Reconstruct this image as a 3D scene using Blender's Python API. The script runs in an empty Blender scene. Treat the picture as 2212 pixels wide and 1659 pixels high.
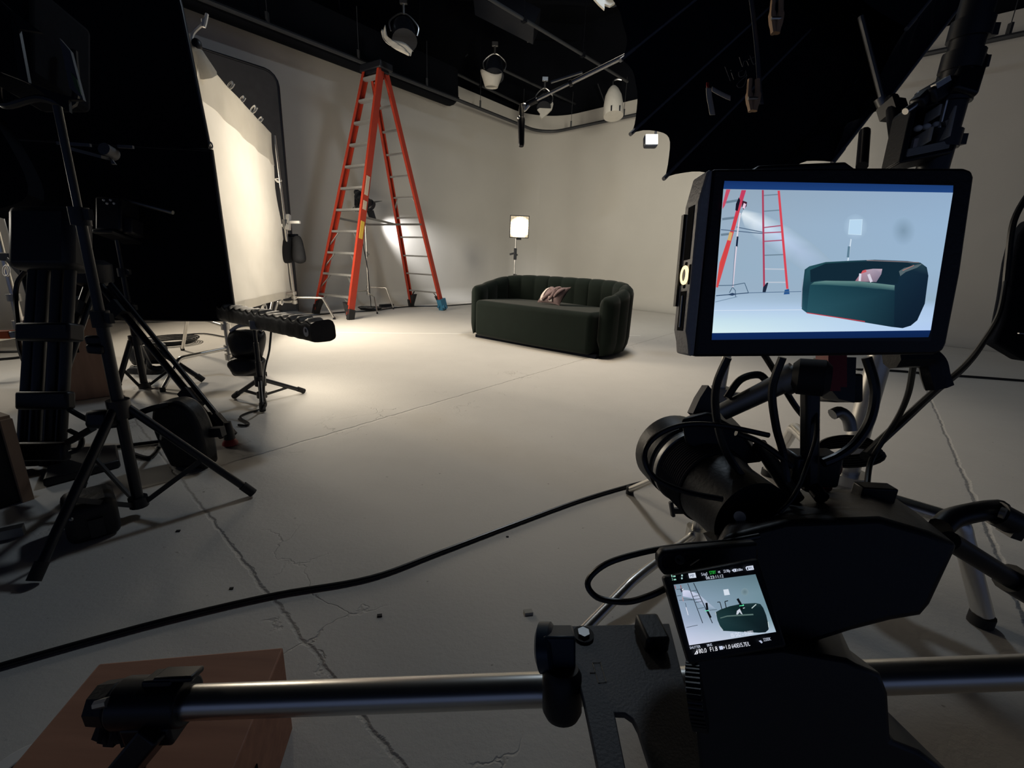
import bpy, bmesh, math, random
from mathutils import Vector, Matrix, noise
random.seed(7)
SC = bpy.context.scene
COL = SC.collection
R = math.radians
def V3(*a): return Vector(a)

# ---------------------------------------------------------------- camera (surveyed from the photograph)
F, CX, CY, TH, RO, HC = 962.48, 1106.0, 829.5, .2707, .0422, .9121
FW = Vector((0, math.cos(TH), -math.sin(TH))); U0 = Vector((0, math.sin(TH), math.cos(TH))); R0 = Vector((1, 0, 0))
RT = R0*math.cos(RO)+U0*math.sin(RO); UP = -R0*math.sin(RO)+U0*math.cos(RO); O = Vector((0, 0, HC))
cam = bpy.data.objects.new('camera', bpy.data.cameras.new('camera')); COL.objects.link(cam)
cam.data.sensor_fit = 'HORIZONTAL'; cam.data.sensor_width = 36; cam.data.lens = 36*F/2212; cam.data.clip_start = .02; cam.data.clip_end = 100
cam.matrix_world = Matrix(((RT.x, UP.x, -FW.x, O.x), (RT.y, UP.y, -FW.y, O.y), (RT.z, UP.z, -FW.z, O.z), (0, 0, 0, 1)))
SC.camera = cam
# survey helpers: a measured picture point plus one known fact (height, distance, plane) gives a place in the room
def ray(x, y): return FW+RT*((x-CX)/F)-UP*((y-CY)/F)
def G(x, y, z=0.0):
    d = ray(x, y); return O+d*((z-O.z)/d.z)
def D(x, y, dep): return O+ray(x, y)*dep
def VB(x, y, b):
    d = ray(x, y); t = (d.x*b[0]+d.y*b[1])/(d.x**2+d.y**2); return O+d*t
def PL(x, y, p, n):
    d = ray(x, y); return O+d*((Vector(p)-O).dot(n)/d.dot(n))
def WPL(x, y, p, dr): return PL(x, y, (p[0], p[1], 0), Vector((-dr[1], dr[0], 0)))

# ---------------------------------------------------------------- materials
MATS = {}
def lin(c):
    return tuple(((v/255)/12.92 if v/255 <= .04045 else ((v/255+.055)/1.055)**2.4) for v in c)
def mat(name, col, rough=.6, metal=0., var=.12, scale=30., bump=0., spec=.5, sheen=0., coat=0., trans=0.):
    m = bpy.data.materials.new(name); m.use_nodes = True; nt = m.node_tree; N = nt.nodes; L = nt.links
    b = N['Principled BSDF']
    tc = N.new('ShaderNodeTexCoord'); nz = N.new('ShaderNodeTexNoise'); nz.inputs['Scale'].default_value = scale; nz.inputs['Detail'].default_value = 4
    L.new(tc.outputs['Object'], nz.inputs['Vector'])
    mx = N.new('ShaderNodeMix'); mx.data_type = 'RGBA'
    mx.inputs['A'].default_value = (*[c*(1-var) for c in col], 1); mx.inputs['B'].default_value = (*[min(1, c*(1+var)) for c in col], 1)
    L.new(nz.outputs['Fac'], mx.inputs['Factor']); L.new(mx.outputs['Result'], b.inputs['Base Color'])
    b.inputs['Roughness'].default_value = rough; b.inputs['Metallic'].default_value = metal; b.inputs['Specular IOR Level'].default_value = spec
    if sheen: b.inputs['Sheen Weight'].default_value = sheen; b.inputs['Sheen Roughness'].default_value = .4
    if coat: b.inputs['Coat Weight'].default_value = coat
    if bump:
        bp = N.new('ShaderNodeBump'); bp.inputs['Strength'].default_value = bump; bp.inputs['Distance'].default_value = .01
        L.new(nz.outputs['Fac'], bp.inputs['Height']); L.new(bp.outputs['Normal'], b.inputs['Normal'])
    MATS[name] = m
    return m
def emat(name, col, strength):
    m = bpy.data.materials.new(name); m.use_nodes = True; nt = m.node_tree; N = nt.nodes; L = nt.links
    N.remove(N['Principled BSDF']); e = N.new('ShaderNodeEmission'); e.inputs['Color'].default_value = (*col, 1); e.inputs['Strength'].default_value = strength
    L.new(e.outputs[0], N['Material Output'].inputs['Surface']); MATS[name] = m; return m
BLK = (.0045, .006, .011)
mat('black_metal', BLK, .38, 0, .2, 60, spec=.5)
mat('black_plastic', (.006, .007, .011), .45, 0, .2, 200, .05, spec=.4)
mat('dark_plastic', (.075, .076, .085), .55, 0, .15, 300, .1)
mat('grey_plastic', (.3, .3, .315), .42, 0, .12, 300, .1)
mat('black_cloth', (.0035, .0048, .009), .9, 0, .25, 25, .2, spec=.1)
mat('black_sleeve', (.008, .009, .012), .5, 0, .25, 25, .3, spec=.35)
mat('rib_grey', (.16, .165, .18), .4, 0, .15, 40)
mat('softbox_cloth', (.010, .013, .019), .6, 0, .3, 25, .2, spec=.3)
mat('bag_cloth', (.022, .023, .026), .9, 0, .2, 12, .15, spec=.1)
mat('grey_cloth', (.055, .055, .06), .9, 0, .2, 12, .15, spec=.1)
mat('rubber', (.008, .008, .01), .7, 0, .2, 50)
mat('cable_rubber', (.006, .007, .01), .35, 0, .2, 50, spec=.5)
mat('chrome', (.72, .70, .66), .3, 1, .08, 15)
mat('steel_tube', (.42, .42, .42), .32, 1, .12, 20)
mat('dull_steel', (.3, .3, .3), .45, 1, .12, 20)
mat('aluminium', (.30, .30, .30), .5, .5, .12, 20)
mat('orange_fibreglass', (.38, .038, .018), .42, 0, .12, 8, .03)
mat('velvet', (.0065, .0112, .0088), .85, 0, .25, 9, .1, spec=.12, sheen=.1)
mat('mauve_cloth', (.22, .15, .15), .85, 0, .12, 20, .2, sheen=.2)
mat('cream_cloth', (.78, .68, .62), .8, 0, .06, 20, .1)
mat('white_paper', (.46, .44, .4), .8, 0, .08, 15, .2)
mat('white_plastic', (.7, .69, .67), .5, 0, .06, 15)
mat('blue_tape', (.03, .16, .28), .5, 0, .2, 20)
mat('red_plastic', (.30, .010, .012), .4, 0, .15, 20)
mat('tan_label', (.5, .42, .33), .6, 0, .2, 120)
mat('yellow_label', (.62, .42, .06), .6, 0, .25, 120)
mat('orange_paint', (.75, .13, .02), .5, 0, .12, 20)
mat('wood_pale', (.42, .27, .17), .6, 0, .15, 12, .1)
mat('white_tape', (.8, .78, .74), .7, 0, .05, 20)
mat('navy_plastic', (.012, .03, .055), .35, 0, .15, 40)
mat('track_paint', (.036, .039, .045), .5, .2, .15, 10)
mat('lens_glass', (.01, .01, .015), .08, 0, .1, 10, spec=.8, coat=1)
mat('chalk', (.12, .12, .13), .9, 0, .1, 20)
emat('ring_glow', (1, .78, .42), 1.6)
def led_mat():      # rows of warm diodes, the middle of the sheet burning brightest
    m = bpy.data.materials.new('lamp_glow'); m.use_nodes = True; nt = m.node_tree; N = nt.nodes; L = nt.links; N.remove(N['Principled BSDF'])
    tc = N.new('ShaderNodeTexCoord'); mp = N.new('ShaderNodeMapping'); mp.inputs['Location'].default_value = (-.5, -.5, -.5); L.new(tc.outputs['Generated'], mp.inputs['Vector'])
    g = N.new('ShaderNodeTexGradient'); g.gradient_type = 'SPHERICAL'; ms = N.new('ShaderNodeVectorMath'); ms.operation = 'SCALE'; ms.inputs['Scale'].default_value = 1.5; L.new(mp.outputs[0], ms.inputs[0]); L.new(ms.outputs[0], g.inputs[0])
    mr = N.new('ShaderNodeMapRange'); L.new(g.outputs['Fac'], mr.inputs[0]); mr.inputs[1].default_value = 0; mr.inputs[2].default_value = .9; mr.inputs[3].default_value = .7; mr.inputs[4].default_value = 14
    e = N.new('ShaderNodeEmission'); e.inputs['Color'].default_value = (1, .8, .52, 1); L.new(mr.outputs[0], e.inputs['Strength']); L.new(e.outputs[0], N['Material Output'].inputs['Surface']); MATS['lamp_glow'] = m
led_mat()
emat('white_glow', (1, .97, .9), 6.)

def wood(name, c1, c2, ax=0):
    m = bpy.data.materials.new(name); m.use_nodes = True; nt = m.node_tree; N = nt.nodes; L = nt.links; b = N['Principled BSDF']
    tc = N.new('ShaderNodeTexCoord'); mp = N.new('ShaderNodeMapping'); s = [9, 9, 9]; s[ax] = .8; mp.inputs['Scale'].default_value = s
    nz = N.new('ShaderNodeTexNoise'); nz.inputs['Scale'].default_value = 4; nz.inputs['Detail'].default_value = 6
    rp = N.new('ShaderNodeValToRGB'); rp.color_ramp.elements[0].position = .3; rp.color_ramp.elements[1].position = .7
    rp.color_ramp.elements[0].color = (*c1, 1); rp.color_ramp.elements[1].color = (*c2, 1)
    L.new(tc.outputs['Object'], mp.inputs['Vector']); L.new(mp.outputs['Vector'], nz.inputs['Vector']); L.new(nz.outputs['Fac'], rp.inputs['Fac']); L.new(rp.outputs['Color'], b.inputs['Base Color'])
    b.inputs['Roughness'].default_value = .6; MATS[name] = m; return m
wood('box_wood', (.30, .125, .075), (.42, .19, .115))
wood('box_wood_upright', (.36, .21, .14), (.46, .28, .19), 2)

def floor_mat():
    m = bpy.data.materials.new('studio_floor_paint'); m.use_nodes = True; nt = m.node_tree; N = nt.nodes; L = nt.links; b = N['Principled BSDF']
    geo = N.new('ShaderNodeNewGeometry')
    def math_(op, a, c=None, d=None):
        n = N.new('ShaderNodeMath'); n.operation = op
        for i, s in enumerate((a, c, d)):
            if s is None: continue
            if isinstance(s, (int, float)): n.inputs[i].default_value = s
            else: L.new(s, n.inputs[i])
        return n.outputs[0]
    sep = N.new('ShaderNodeSeparateXYZ'); L.new(geo.outputs['Position'], sep.inputs[0]); X, Y = sep.outputs[0], sep.outputs[1]
    def ntex(scale, detail=4, rough=.5, dist=0.):
        n = N.new('ShaderNodeTexNoise'); n.inputs['Scale'].default_value = scale; n.inputs['Detail'].default_value = detail; n.inputs['Roughness'].default_value = rough; n.inputs['Distortion'].default_value = dist
        L.new(geo.outputs['Position'], n.inputs['Vector']); return n.outputs['Fac']
    wob = math_('MULTIPLY', math_('SUBTRACT', ntex(9., 5, .7), .5), .045)
    def seam(p, q, w):   # distance to a slab joint through p and q
        a, c = G(*p), G(*q); d = (c-a).normalized(); nx, ny = -d.y, d.x; k = nx*a.x+ny*a.y
        s = math_('ADD', math_('MULTIPLY', X, nx), math_('MULTIPLY', Y, ny)); s = math_('SUBTRACT', s, k); s = math_('ABSOLUTE', math_('ADD', s, wob))
        mr = N.new('ShaderNodeMapRange'); mr.interpolation_type = 'SMOOTHSTEP'; L.new(s, mr.inputs[0]); mr.inputs[1].default_value = 0; mr.inputs[2].default_value = w; mr.inputs[3].default_value = 1; mr.inputs[4].default_value = 0
        return mr.outputs[0], s
    s1, d1 = seam((385, 1030), (870, 1659), .008); s2, d2 = seam((500, 1000), (1180, 800), .012); s3, d3 = seam((2010, 860), (2110, 1090), .012)
    def near(dd, w):
        mr = N.new('ShaderNodeMapRange'); L.new(dd, mr.inputs[0]); mr.inputs[1].default_value = 0; mr.inputs[2].default_value = w; mr.inputs[3].default_value = 1; mr.inputs[4].default_value = 0; return mr.outputs[0]
    vo = N.new('ShaderNodeTexVoronoi'); vo.feature = 'DISTANCE_TO_EDGE'; vo.inputs['Scale'].default_value = 4.2
    wv = N.new('ShaderNodeVectorMath'); wv.operation = 'ADD'; nzc = N.new('ShaderNodeTexNoise'); nzc.inputs['Scale'].default_value = 8; nzc.inputs['Detail'].default_value = 5
    sc = N.new('ShaderNodeVectorMath'); sc.operation = 'SCALE'; sc.inputs['Scale'].default_value = .22
    L.new(geo.outputs['Position'], nzc.inputs['Vector']); L.new(nzc.outputs['Color'], sc.inputs[0]); L.new(geo.outputs['Position'], wv.inputs[0]); L.new(sc.outputs[0], wv.inputs[1]); L.new(wv.outputs[0], vo.inputs['Vector'])
    mr = N.new('ShaderNodeMapRange'); mr.interpolation_type = 'SMOOTHSTEP'; L.new(vo.outputs[0], mr.inputs[0]); mr.inputs[1].default_value = 0; mr.inputs[2].default_value = .022; mr.inputs[3].default_value = 1; mr.inputs[4].default_value = 0
    msk = math_('MAXIMUM', near(d1, .22), near(d2, .3))
    gate = N.new('ShaderNodeMapRange'); L.new(ntex(2.6, 2), gate.inputs[0]); gate.inputs[1].default_value = .5; gate.inputs[2].default_value = .6
    crack = math_('MULTIPLY', math_('MULTIPLY', mr.outputs[0], msk), gate.outputs[0])
    groove = math_('MAXIMUM', math_('MAXIMUM', s1, math_('MULTIPLY', s2, .7)), math_('MAXIMUM', math_('MULTIPLY', s3, .8), math_('MULTIPLY', crack, .9)))
    fine = ntex(60, 6, .7); coarse = ntex(5, 5, .6); blot = ntex(1.1, 5, .6)
    speck = N.new('ShaderNodeMapRange'); L.new(ntex(38, 2), speck.inputs[0]); speck.inputs[1].default_value = .74; speck.inputs[2].default_value = .78
    mx = N.new('ShaderNodeMix'); mx.data_type = 'RGBA'; mx.inputs['A'].default_value = (.55, .525, .49, 1); mx.inputs['B'].default_value = (.70, .675, .635, 1)
    L.new(math_('ADD', math_('MULTIPLY', blot, .7), math_('MULTIPLY', coarse, .3)), mx.inputs['Factor'])
    m2 = N.new('ShaderNodeMix'); m2.data_type = 'RGBA'; L.new(mx.outputs['Result'], m2.inputs['A']); m2.inputs['B'].default_value = (.30, .28, .26, 1); L.new(math_('MULTIPLY', groove, .55), m2.inputs['Factor'])
    m3 = N.new('ShaderNodeMix'); m3.data_type = 'RGBA'; L.new(m2.outputs['Result'], m3.inputs['A']); m3.inputs['B'].default_value = (.2, .18, .16, 1); L.new(math_('MULTIPLY', speck.outputs[0], .6), m3.inputs['Factor'])
    L.new(m3.outputs['Result'], b.inputs['Base Color']); b.inputs['Roughness'].default_value = .62; b.inputs['Specular IOR Level'].default_value = .3
    h = math_('SUBTRACT', math_('ADD', math_('MULTIPLY', fine, .25), math_('MULTIPLY', coarse, .35)), math_('MULTIPLY', groove, 1.1))
    bp = N.new('ShaderNodeBump'); bp.inputs['Strength'].default_value = .45; bp.inputs['Distance'].default_value = .012; L.new(h, bp.inputs['Height']); L.new(bp.outputs['Normal'], b.inputs['Normal'])
    MATS['floor'] = m
floor_mat()
mat('wall_paint', (.50, .485, .455), .75, 0, .07, 1.2, .0, spec=.2)
mat('ceiling_black', (.004, .005, .008), .9, 0, .3, 3, spec=.1)
def cloth_mat():
    m = bpy.data.materials.new('diffusion_silk'); m.use_nodes = True; nt = m.node_tree; N = nt.nodes; L = nt.links; N.remove(N['Principled BSDF'])
    tc = N.new('ShaderNodeTexCoord'); nz = N.new('ShaderNodeTexNoise'); nz.inputs['Scale'].default_value = 6; L.new(tc.outputs['Object'], nz.inputs['Vector'])
    rp = N.new('ShaderNodeValToRGB'); rp.color_ramp.elements[0].color = (.76, .74, .69, 1); rp.color_ramp.elements[1].color = (.84, .82, .78, 1); L.new(nz.outputs['Fac'], rp.inputs['Fac'])
    a = N.new('ShaderNodeBsdfTranslucent'); d = N.new('ShaderNodeBsdfDiffuse'); x = N.new('ShaderNodeMixShader'); x.inputs[0].default_value = .4
    L.new(rp.outputs['Color'], a.inputs['Color']); L.new(rp.outputs['Color'], d.inputs['Color']); L.new(a.outputs[0], x.inputs[1]); L.new(d.outputs[0], x.inputs[2]); L.new(x.outputs[0], N['Material Output'].inputs['Surface'])
    MATS['silk'] = m
cloth_mat()
def screen_mat():
    m = bpy.data.materials.new('screen_picture'); m.use_nodes = True; nt = m.node_tree; N = nt.nodes; L = nt.links; N.remove(N['Principled BSDF'])
    at = N.new('ShaderNodeAttribute'); at.attribute_name = 'Col'; e = N.new('ShaderNodeEmission'); e.inputs['Strength'].default_value = 1.
    L.new(at.outputs['Color'], e.inputs['Color']); L.new(e.outputs[0], N['Material Output'].inputs['Surface']); MATS['screen'] = m
screen_mat()

# ---------------------------------------------------------------- mesh building
def frame(z, hint=None):
    z = z.normalized(); h = hint if hint else (Vector((0, 0, 1)) if abs(z.z) < .9 else Vector((1, 0, 0)))
    x = h.cross(z)
    if x.length < 1e-6: x = Vector((1, 0, 0)).cross(z)
    x.normalize(); return x, z.cross(x), z
def smooth(pts, k=6, closed=False):
    pts = [Vector(p) for p in pts]; n = len(pts); out = []
    rng = range(n if closed else n-1)
    for i in rng:
        if closed: a, b, c, d = (pts[(i+j) % n] for j in (-1, 0, 1, 2))
        else: a, b, c, d = pts[max(i-1, 0)], pts[i], pts[i+1], pts[min(i+2, n-1)]
        for j in range(k):
            t = j/k; out.append(.5*((2*b)+(c-a)*t+(2*a-5*b+4*c-d)*t*t+(3*b-a-3*c+d)*t**3))
    if not closed: out.append(pts[-1])
    return out
class MB:
    def __init__(s): s.v = []; s.f = []; s.m = []; s.c = None
    def add(s, vs, fs, mi=0):
        k = len(s.v); s.v += [Vector(p) for p in vs]; s.f += [tuple(i+k for i in f) for f in fs]; s.m += [mi]*len(fs); return s
    def obox(s, c, ax, ay, az, mi=0):      # centre and three half-axis vectors
        c = Vector(c); vs = [c+ax*i+ay*j+az*k for k in (-1, 1) for j in (-1, 1) for i in (-1, 1)]
        return s.add(vs, [(0, 2, 3, 1), (4, 5, 7, 6), (0, 1, 5, 4), (2, 6, 7, 3), (0, 4, 6, 2), (1, 3, 7, 5)], mi)
    def box(s, c, sx, sy, sz, rz=0., mi=0):
        ca, sa = math.cos(rz), math.sin(rz); return s.obox(c, Vector((ca, sa, 0))*sx/2, Vector((-sa, ca, 0))*sy/2, Vector((0, 0, sz/2)), mi)
    def bar(s, a, b, w, h, hint=None, mi=0):
        a, b = Vector(a), Vector(b); x, y, z = frame(b-a, hint); return s.obox((a+b)/2, x*w/2, y*h/2, (b-a)/2, mi)
    def tube(s, pts, r, n=10, closed=False, caps=True, mi=0):
        pts = [Vector(p) for p in pts]; m = len(pts); rs = r if isinstance(r, (list, tuple)) else [r]*m
        tans = []
        for i in range(m):
            a = pts[(i-1) % m] if closed or i > 0 else pts[i]; b = pts[(i+1) % m] if closed or i < m-1 else pts[i]
            t = b-a; tans.append(t.normalized() if t.length > 1e-9 else Vector((0, 0, 1)))
        x, y, _ = frame(tans[0]); vs = []
        for i in range(m):
            t = tans[i]; x = x-t*x.dot(t)
            if x.length < 1e-6: x, _, _ = frame(t)
            x.normalize(); y = t.cross(x)
            for j in range(n):
                a = 2*math.pi*j/n; vs.append(pts[i]+(x*math.cos(a)+y*math.sin(a))*rs[i])
        fs = []
        for i in range(m if closed else m-1):
            for j in range(n):
                p, q = i*n, ((i+1) % m)*n; fs.append((p+j, p+(j+1) % n, q+(j+1) % n, q+j))
        if caps and not closed: fs += [tuple(range(n-1, -1, -1)), tuple((m-1)*n+j for j in range(n))]
        return s.add(vs, fs, mi)
    def cyl(s, a, b, r, r2=None, n=20, mi=0): return s.tube([a, b], [r, r if r2 is None else r2], n, mi=mi)
    def lathe(s, prof, p, axis, n=28, mi=0):   # prof: (radius, distance along the axis)
        x, y, z = frame(Vector(axis)); p = Vector(p); vs = []
        for r, t in prof:
            for j in range(n):
                a = 2*math.pi*j/n; vs.append(p+z*t+(x*math.cos(a)+y*math.sin(a))*max(r, 1e-5))
        fs = [(i*n+j, i*n+(j+1) % n, (i+1)*n+(j+1) % n, (i+1)*n+j) for i in range(len(prof)-1) for j in range(n)]
        fs += [tuple(range(n-1, -1, -1)), tuple((len(prof)-1)*n+j for j in range(n))]
        return s.add(vs, fs, mi)
    def ball(s, c, r, n=16, sx=1, sy=1, sz=1, mi=0):
        c = Vector(c); vs = []; k = n//2
        for i in range(1, k):
            a = math.pi*i/k
            for j in range(n):
                b = 2*math.pi*j/n; vs.append(c+Vector((math.sin(a)*math.cos(b)*sx, math.sin(a)*math.sin(b)*sy, math.cos(a)*sz))*r)
        t = len(vs); vs += [c+Vector((0, 0, r*sz)), c-Vector((0, 0, r*sz))]
        fs = [(i*n+j, (i+1)*n+j, (i+1)*n+(j+1) % n, i*n+(j+1) % n) for i in range(k-2) for j in range(n)]
        fs += [(t, j, (j+1) % n) for j in range(n)]+[(t+1, (k-2)*n+(j+1) % n, (k-2)*n+j) for j in range(n)]
        return s.add(vs, fs, mi)
    def prism(s, poly, vec, mi=0):
        poly = [Vector(p) for p in poly]; n = len(poly); vec = Vector(vec)
        return s.add(poly+[p+vec for p in poly], [tuple(range(n-1, -1, -1)), tuple(range(n, 2*n))]+[(i, (i+1) % n, n+(i+1) % n, n+i) for i in range(n)], mi)
    def grid(s, fn, nu, nv, mi=0, cu=False):
        vs = [fn(i/nu, j/nv) for j in range(nv+1) for i in range(nu+(0 if cu else 1))]; w = nu if cu else nu+1
        fs = [(j*w+i, j*w+(i+1) % w, (j+1)*w+(i+1) % w, (j+1)*w+i) for j in range(nv) for i in range(nu)]
        return s.add(vs, fs, mi)
    def build(s, name, material, parent=None, bevel=0., seg=2, ang=38, origin=None, solid=0., sub=0):
        if parent is not None: org = WO[parent.name]
        else:
            if origin is None:
                xs = [p.x for p in s.v]; ys = [p.y for p in s.v]; zs = [p.z for p in s.v]; origin = Vector(((min(xs)+max(xs))/2, (min(ys)+max(ys))/2, min(zs)))
            org = Vector(origin)
        me = bpy.data.meshes.new(name); me.from_pydata([tuple(p-org) for p in s.v], [], s.f)
        ms = material if isinstance(material, (list, tuple)) else [material]
        for m_ in ms: me.materials.append(MATS[m_])
        me.polygons.foreach_set('material_index', s.m)
        bm = bmesh.new(); bm.from_mesh(me); bmesh.ops.recalc_face_normals(bm, faces=bm.faces); bm.to_mesh(me); bm.free()
        me.polygons.foreach_set('use_smooth', [True]*len(me.polygons)); me.set_sharp_from_angle(angle=R(ang))
        if s.c:
            a = me.color_attributes.new('Col', 'FLOAT_COLOR', 'POINT')
            a.data.foreach_set('color', [x for c in s.c for x in (*c, 1.)])
        o = bpy.data.objects.new(name, me); COL.objects.link(o)
        if parent is not None: o.parent = parent
        else: o.location = org
        WO[o.name] = org
        if solid: md = o.modifiers.new('solid', 'SOLIDIFY'); md.thickness = solid; md.offset = 0
        if bevel: md = o.modifiers.new('bevel', 'BEVEL'); md.width = bevel; md.segments = seg; md.limit_method = 'ANGLE'; md.angle_limit = R(40)
        if sub: md = o.modifiers.new('sub', 'SUBSURF'); md.levels = sub; md.render_levels = sub
        return o
WO = {}
def thing(name, label, cat, loc, group=None):
    o = bpy.data.objects.new(name, None); o.empty_display_size = .05; COL.objects.link(o); o.location = loc; WO[o.name] = Vector(loc)
    o['label'] = label; o['category'] = cat
    if group: o['group'] = group
    return o
def tag(o, label, cat, group=None, kind=None):
    o['label'] = label; o['category'] = cat
    if group: o['group'] = group
    if kind: o['kind'] = kind
    return o
def struct(o): o['kind'] = 'structure'; return o
def lamp(name, kind, loc, power, col, aim=None, **kw):
    l = bpy.data.lights.new(name, kind); l.energy = power; l.color = col
    for k, v in kw.items(): setattr(l, k, v)
    o = bpy.data.objects.new(name, l); COL.objects.link(o); o.location = loc
    if aim is not None: o.rotation_euler = (Vector(aim)-Vector(loc)).to_track_quat('-Z', 'Y').to_euler()
    return o

# ================================================================ THE SETTING
LD = Vector((.643, .766, 0)).normalized(); LN = Vector((LD.y, -LD.x, 0))       # left wall: direction, normal into the room
RD = Vector((.72, -.694, 0)).normalized(); RN = Vector((RD.y, -RD.x, 0))        # back wall: direction, normal into the room
WOFF = .25
P0 = Vector((-4.87, 5.33, 0))-LN*WOFF
CORN = WPL(1169, 284, P0, LD); CORN.z = 0; RO_ = .5; ZP = WPL(860, 165, P0+LN*RO_, LD).z                          # corner of the two walls, height of the rail
ZT = WPL(1230, 252, CORN, RD).z+.03                                             # top of the cyclorama wall
fl = MB(); fl.add([(-9, -3, 0), (12, -3, 0), (12, 15, 0), (-9, 15, 0)], [(0, 1, 2, 3)])
struct(fl.build('floor', 'floor', origin=(0, 0, 0)))
# plan of the cyclorama: straight, a rounded corner, straight; offset d towards the room
CR = 1.0
cosb = LD.dot(RD); half = math.acos(max(-1, min(1, -cosb)))/2; tl = CR/math.tan(half)
bis = (LN+RN).normalized(); ctr = CORN+bis*(CR/math.sin(half))
def plan(d, side, ext=17.):
    out = []
    a0 = (CORN-LD*tl); a1 = (CORN+RD*tl)
    v0 = (a0-ctr).normalized(); v1 = (a1-ctr).normalized(); ang = v0.angle(v1); rr = (a0-ctr).length-d
    ax = v0.cross(v1).normalized()
    arc = [ctr+(Matrix.Rotation(ang*i/16, 3, ax) @ v0)*rr for i in range(17)]
    if side == 'left': return [CORN-LD*ext+LN*d]+arc[:9]
    if side == 'back': return arc[8:]+[CORN+RD*ext+RN*d]
    return [CORN-LD*ext+LN*d]+arc+[CORN+RD*ext+RN*d]
CV = .30
prof = [(CV*(1-math.sin(R(t))), CV*(1-math.cos(R(t)))) for t in (0, 12, 24, 36, 48, 60, 72, 82, 90)]
def wall(name, side):
    rows = [[Vector((p.x, p.y, z+.002)) for p in plan(d, side)] for d, z in prof+[(0, 2.), (0, ZT), (-.25, ZT), (-.25, 0)]]
    n = len(rows[0]); m = MB(); m.add([p for r in rows for p in r], [(j*n+i, j*n+i+1, (j+1)*n+i+1, (j+1)*n+i) for j in range(len(rows)-1) for i in range(n-1)])
    return struct(m.build(name, 'wall_paint'))
wall('wall_left', 'left'); wall('wall_back', 'back')
ce = MB(); ce.box((1, 6, 6.05), 50, 40, .1)
for k in range(9): ce.bar((-9, 1.2+k*1.5, 5.85), (12, 1.2+k*1.5, 5.85), .12, .3)
struct(ce.build('ceiling', 'ceiling_black'))
up = MB(); rows = [[Vector((p.x, p.y, z)) for p in plan(-.26, 'all')] for z in (ZT-.3, 6.0)]; n = len(rows[0]); up.add(rows[0]+rows[1], [(i, i+1, n+i+1, n+i) for i in range(n-1)])
struct(up.build('trim_2', 'ceiling_black'))
# curtain rail that follows both walls under the ceiling
tr = MB(); tr.tube([Vector((p.x, p.y, ZP)) for p in plan(RO_, 'all')], .032, 8)
for k in range(-7, 8):
    if k == 0: continue
    b = CORN+(LD*k*1.3 if k < 0 else RD*k*1.3)+(LN if k < 0 else RN)*RO_
    tr.cyl((b.x, b.y, ZP), (b.x, b.y, ZT+.25), .005, n=6); tr.bar((b.x, b.y, ZP-.01), (b.x, b.y, ZP+.14), .05, .03)
struct(tr.build('trim_1', 'track_paint'))
# black drape gathered along the left wall under the rail, its end rounded
e1 = WPL(985, 226, P0+LN*.3, LD); t0 = (e1-CORN).dot(LD)
zb = WPL(700, 128, P0+LN*.3, LD).z
bl = MB()
sec = [(.16, zb+.12), (.22, zb+.02), (.31, zb), (.42, zb+.05), (.44, zb+.16), (.40, ZP-.02), (.36, ZT+.12), (.06, ZT+.12), (.07, ZP+.2)]
ends = [(-12., 1, 0), (t0-.16, 1, 0), (t0-.06, .93, .05), (t0, .75, .13)]
vs = []
for t, s, up in ends:
    for d, z in sec: vs.append(CORN+LD*t+LN*(.27+(d-.27)*s)+Vector((0, 0, z+(up if z < ZP else 0))))
n = len(sec); bl.add(vs, [(i*n+j, i*n+(j+1) % n, (i+1)*n+(j+1) % n, (i+1)*n+j) for i in range(3) for j in range(n)]+[tuple(range(n)), tuple(3*n+j for j in range(n))])
tag(bl.build('drape', 'ceiling_black'), 'long black drape hanging along the top of the left wall above the ladder', 'drape')

# ---------------------------------------------------------------- pipes, lamps and braces under the ceiling
ZC = 4.25
def cpipe(a, b, z, label, ext0=0., ext1=0., r=.025):
    p, q = G(*a, z), G(*b, z); d = (q-p).normalized(); p = p-d*ext0; q = q+d*ext1
    m = MB(); m.cyl(p, q, r, n=10)
    L = (q-p).length; k = int(L/1.6)
    o = thing('ceiling_pipe', label, 'pipe', (p+q)/2, 'pipes hung below the black ceiling'); m.build('pipe', 'track_paint', o)
    for i in range(1, k+1):
        c = p+d*(i*L/(k+1)); h = MB(); h.cyl(c, (c.x, c.y, 6.), .007, n=6); h.bar(c-d*.03, c+d*.03, .07, .07); h.build('hanger', 'ceiling_black', o)
    return o
cpipe((690, 18), (1130, 228), ZC, 'grey ceiling pipe nearest the left wall, running above the ladder', 1.2, .1)
cpipe((1062, 0), (1262, 120), ZC, 'grey ceiling pipe ending above the pale boom pole', .8, 1.4)
cpipe((1085, 150), (1250, 228), ZC+.2, 'short grey ceiling pipe between the two paper-skirted lamps', .1, .2)
def brace(a, b, z0, z1, label):
    m = MB(); m.bar(G(*a, z0), G(*b, z1), .07, .02); tag(m.build('ceiling_brace', 'track_paint'), label, 'brace', 'flat braces under the ceiling')
brace((1010, 118), (953, 184), 4.9, 4.3, 'grey flat brace slanting from the ceiling right of the ladder top')
brace((1160, 60), (1143, 90), 4.7, 4.35, 'short grey flat brace in the dark ceiling near the top edge of the photo')
brace((1292, 182), (1308, 226), 4.6, 4.2, 'grey flat brace left of the tall white hanging shade')
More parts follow.
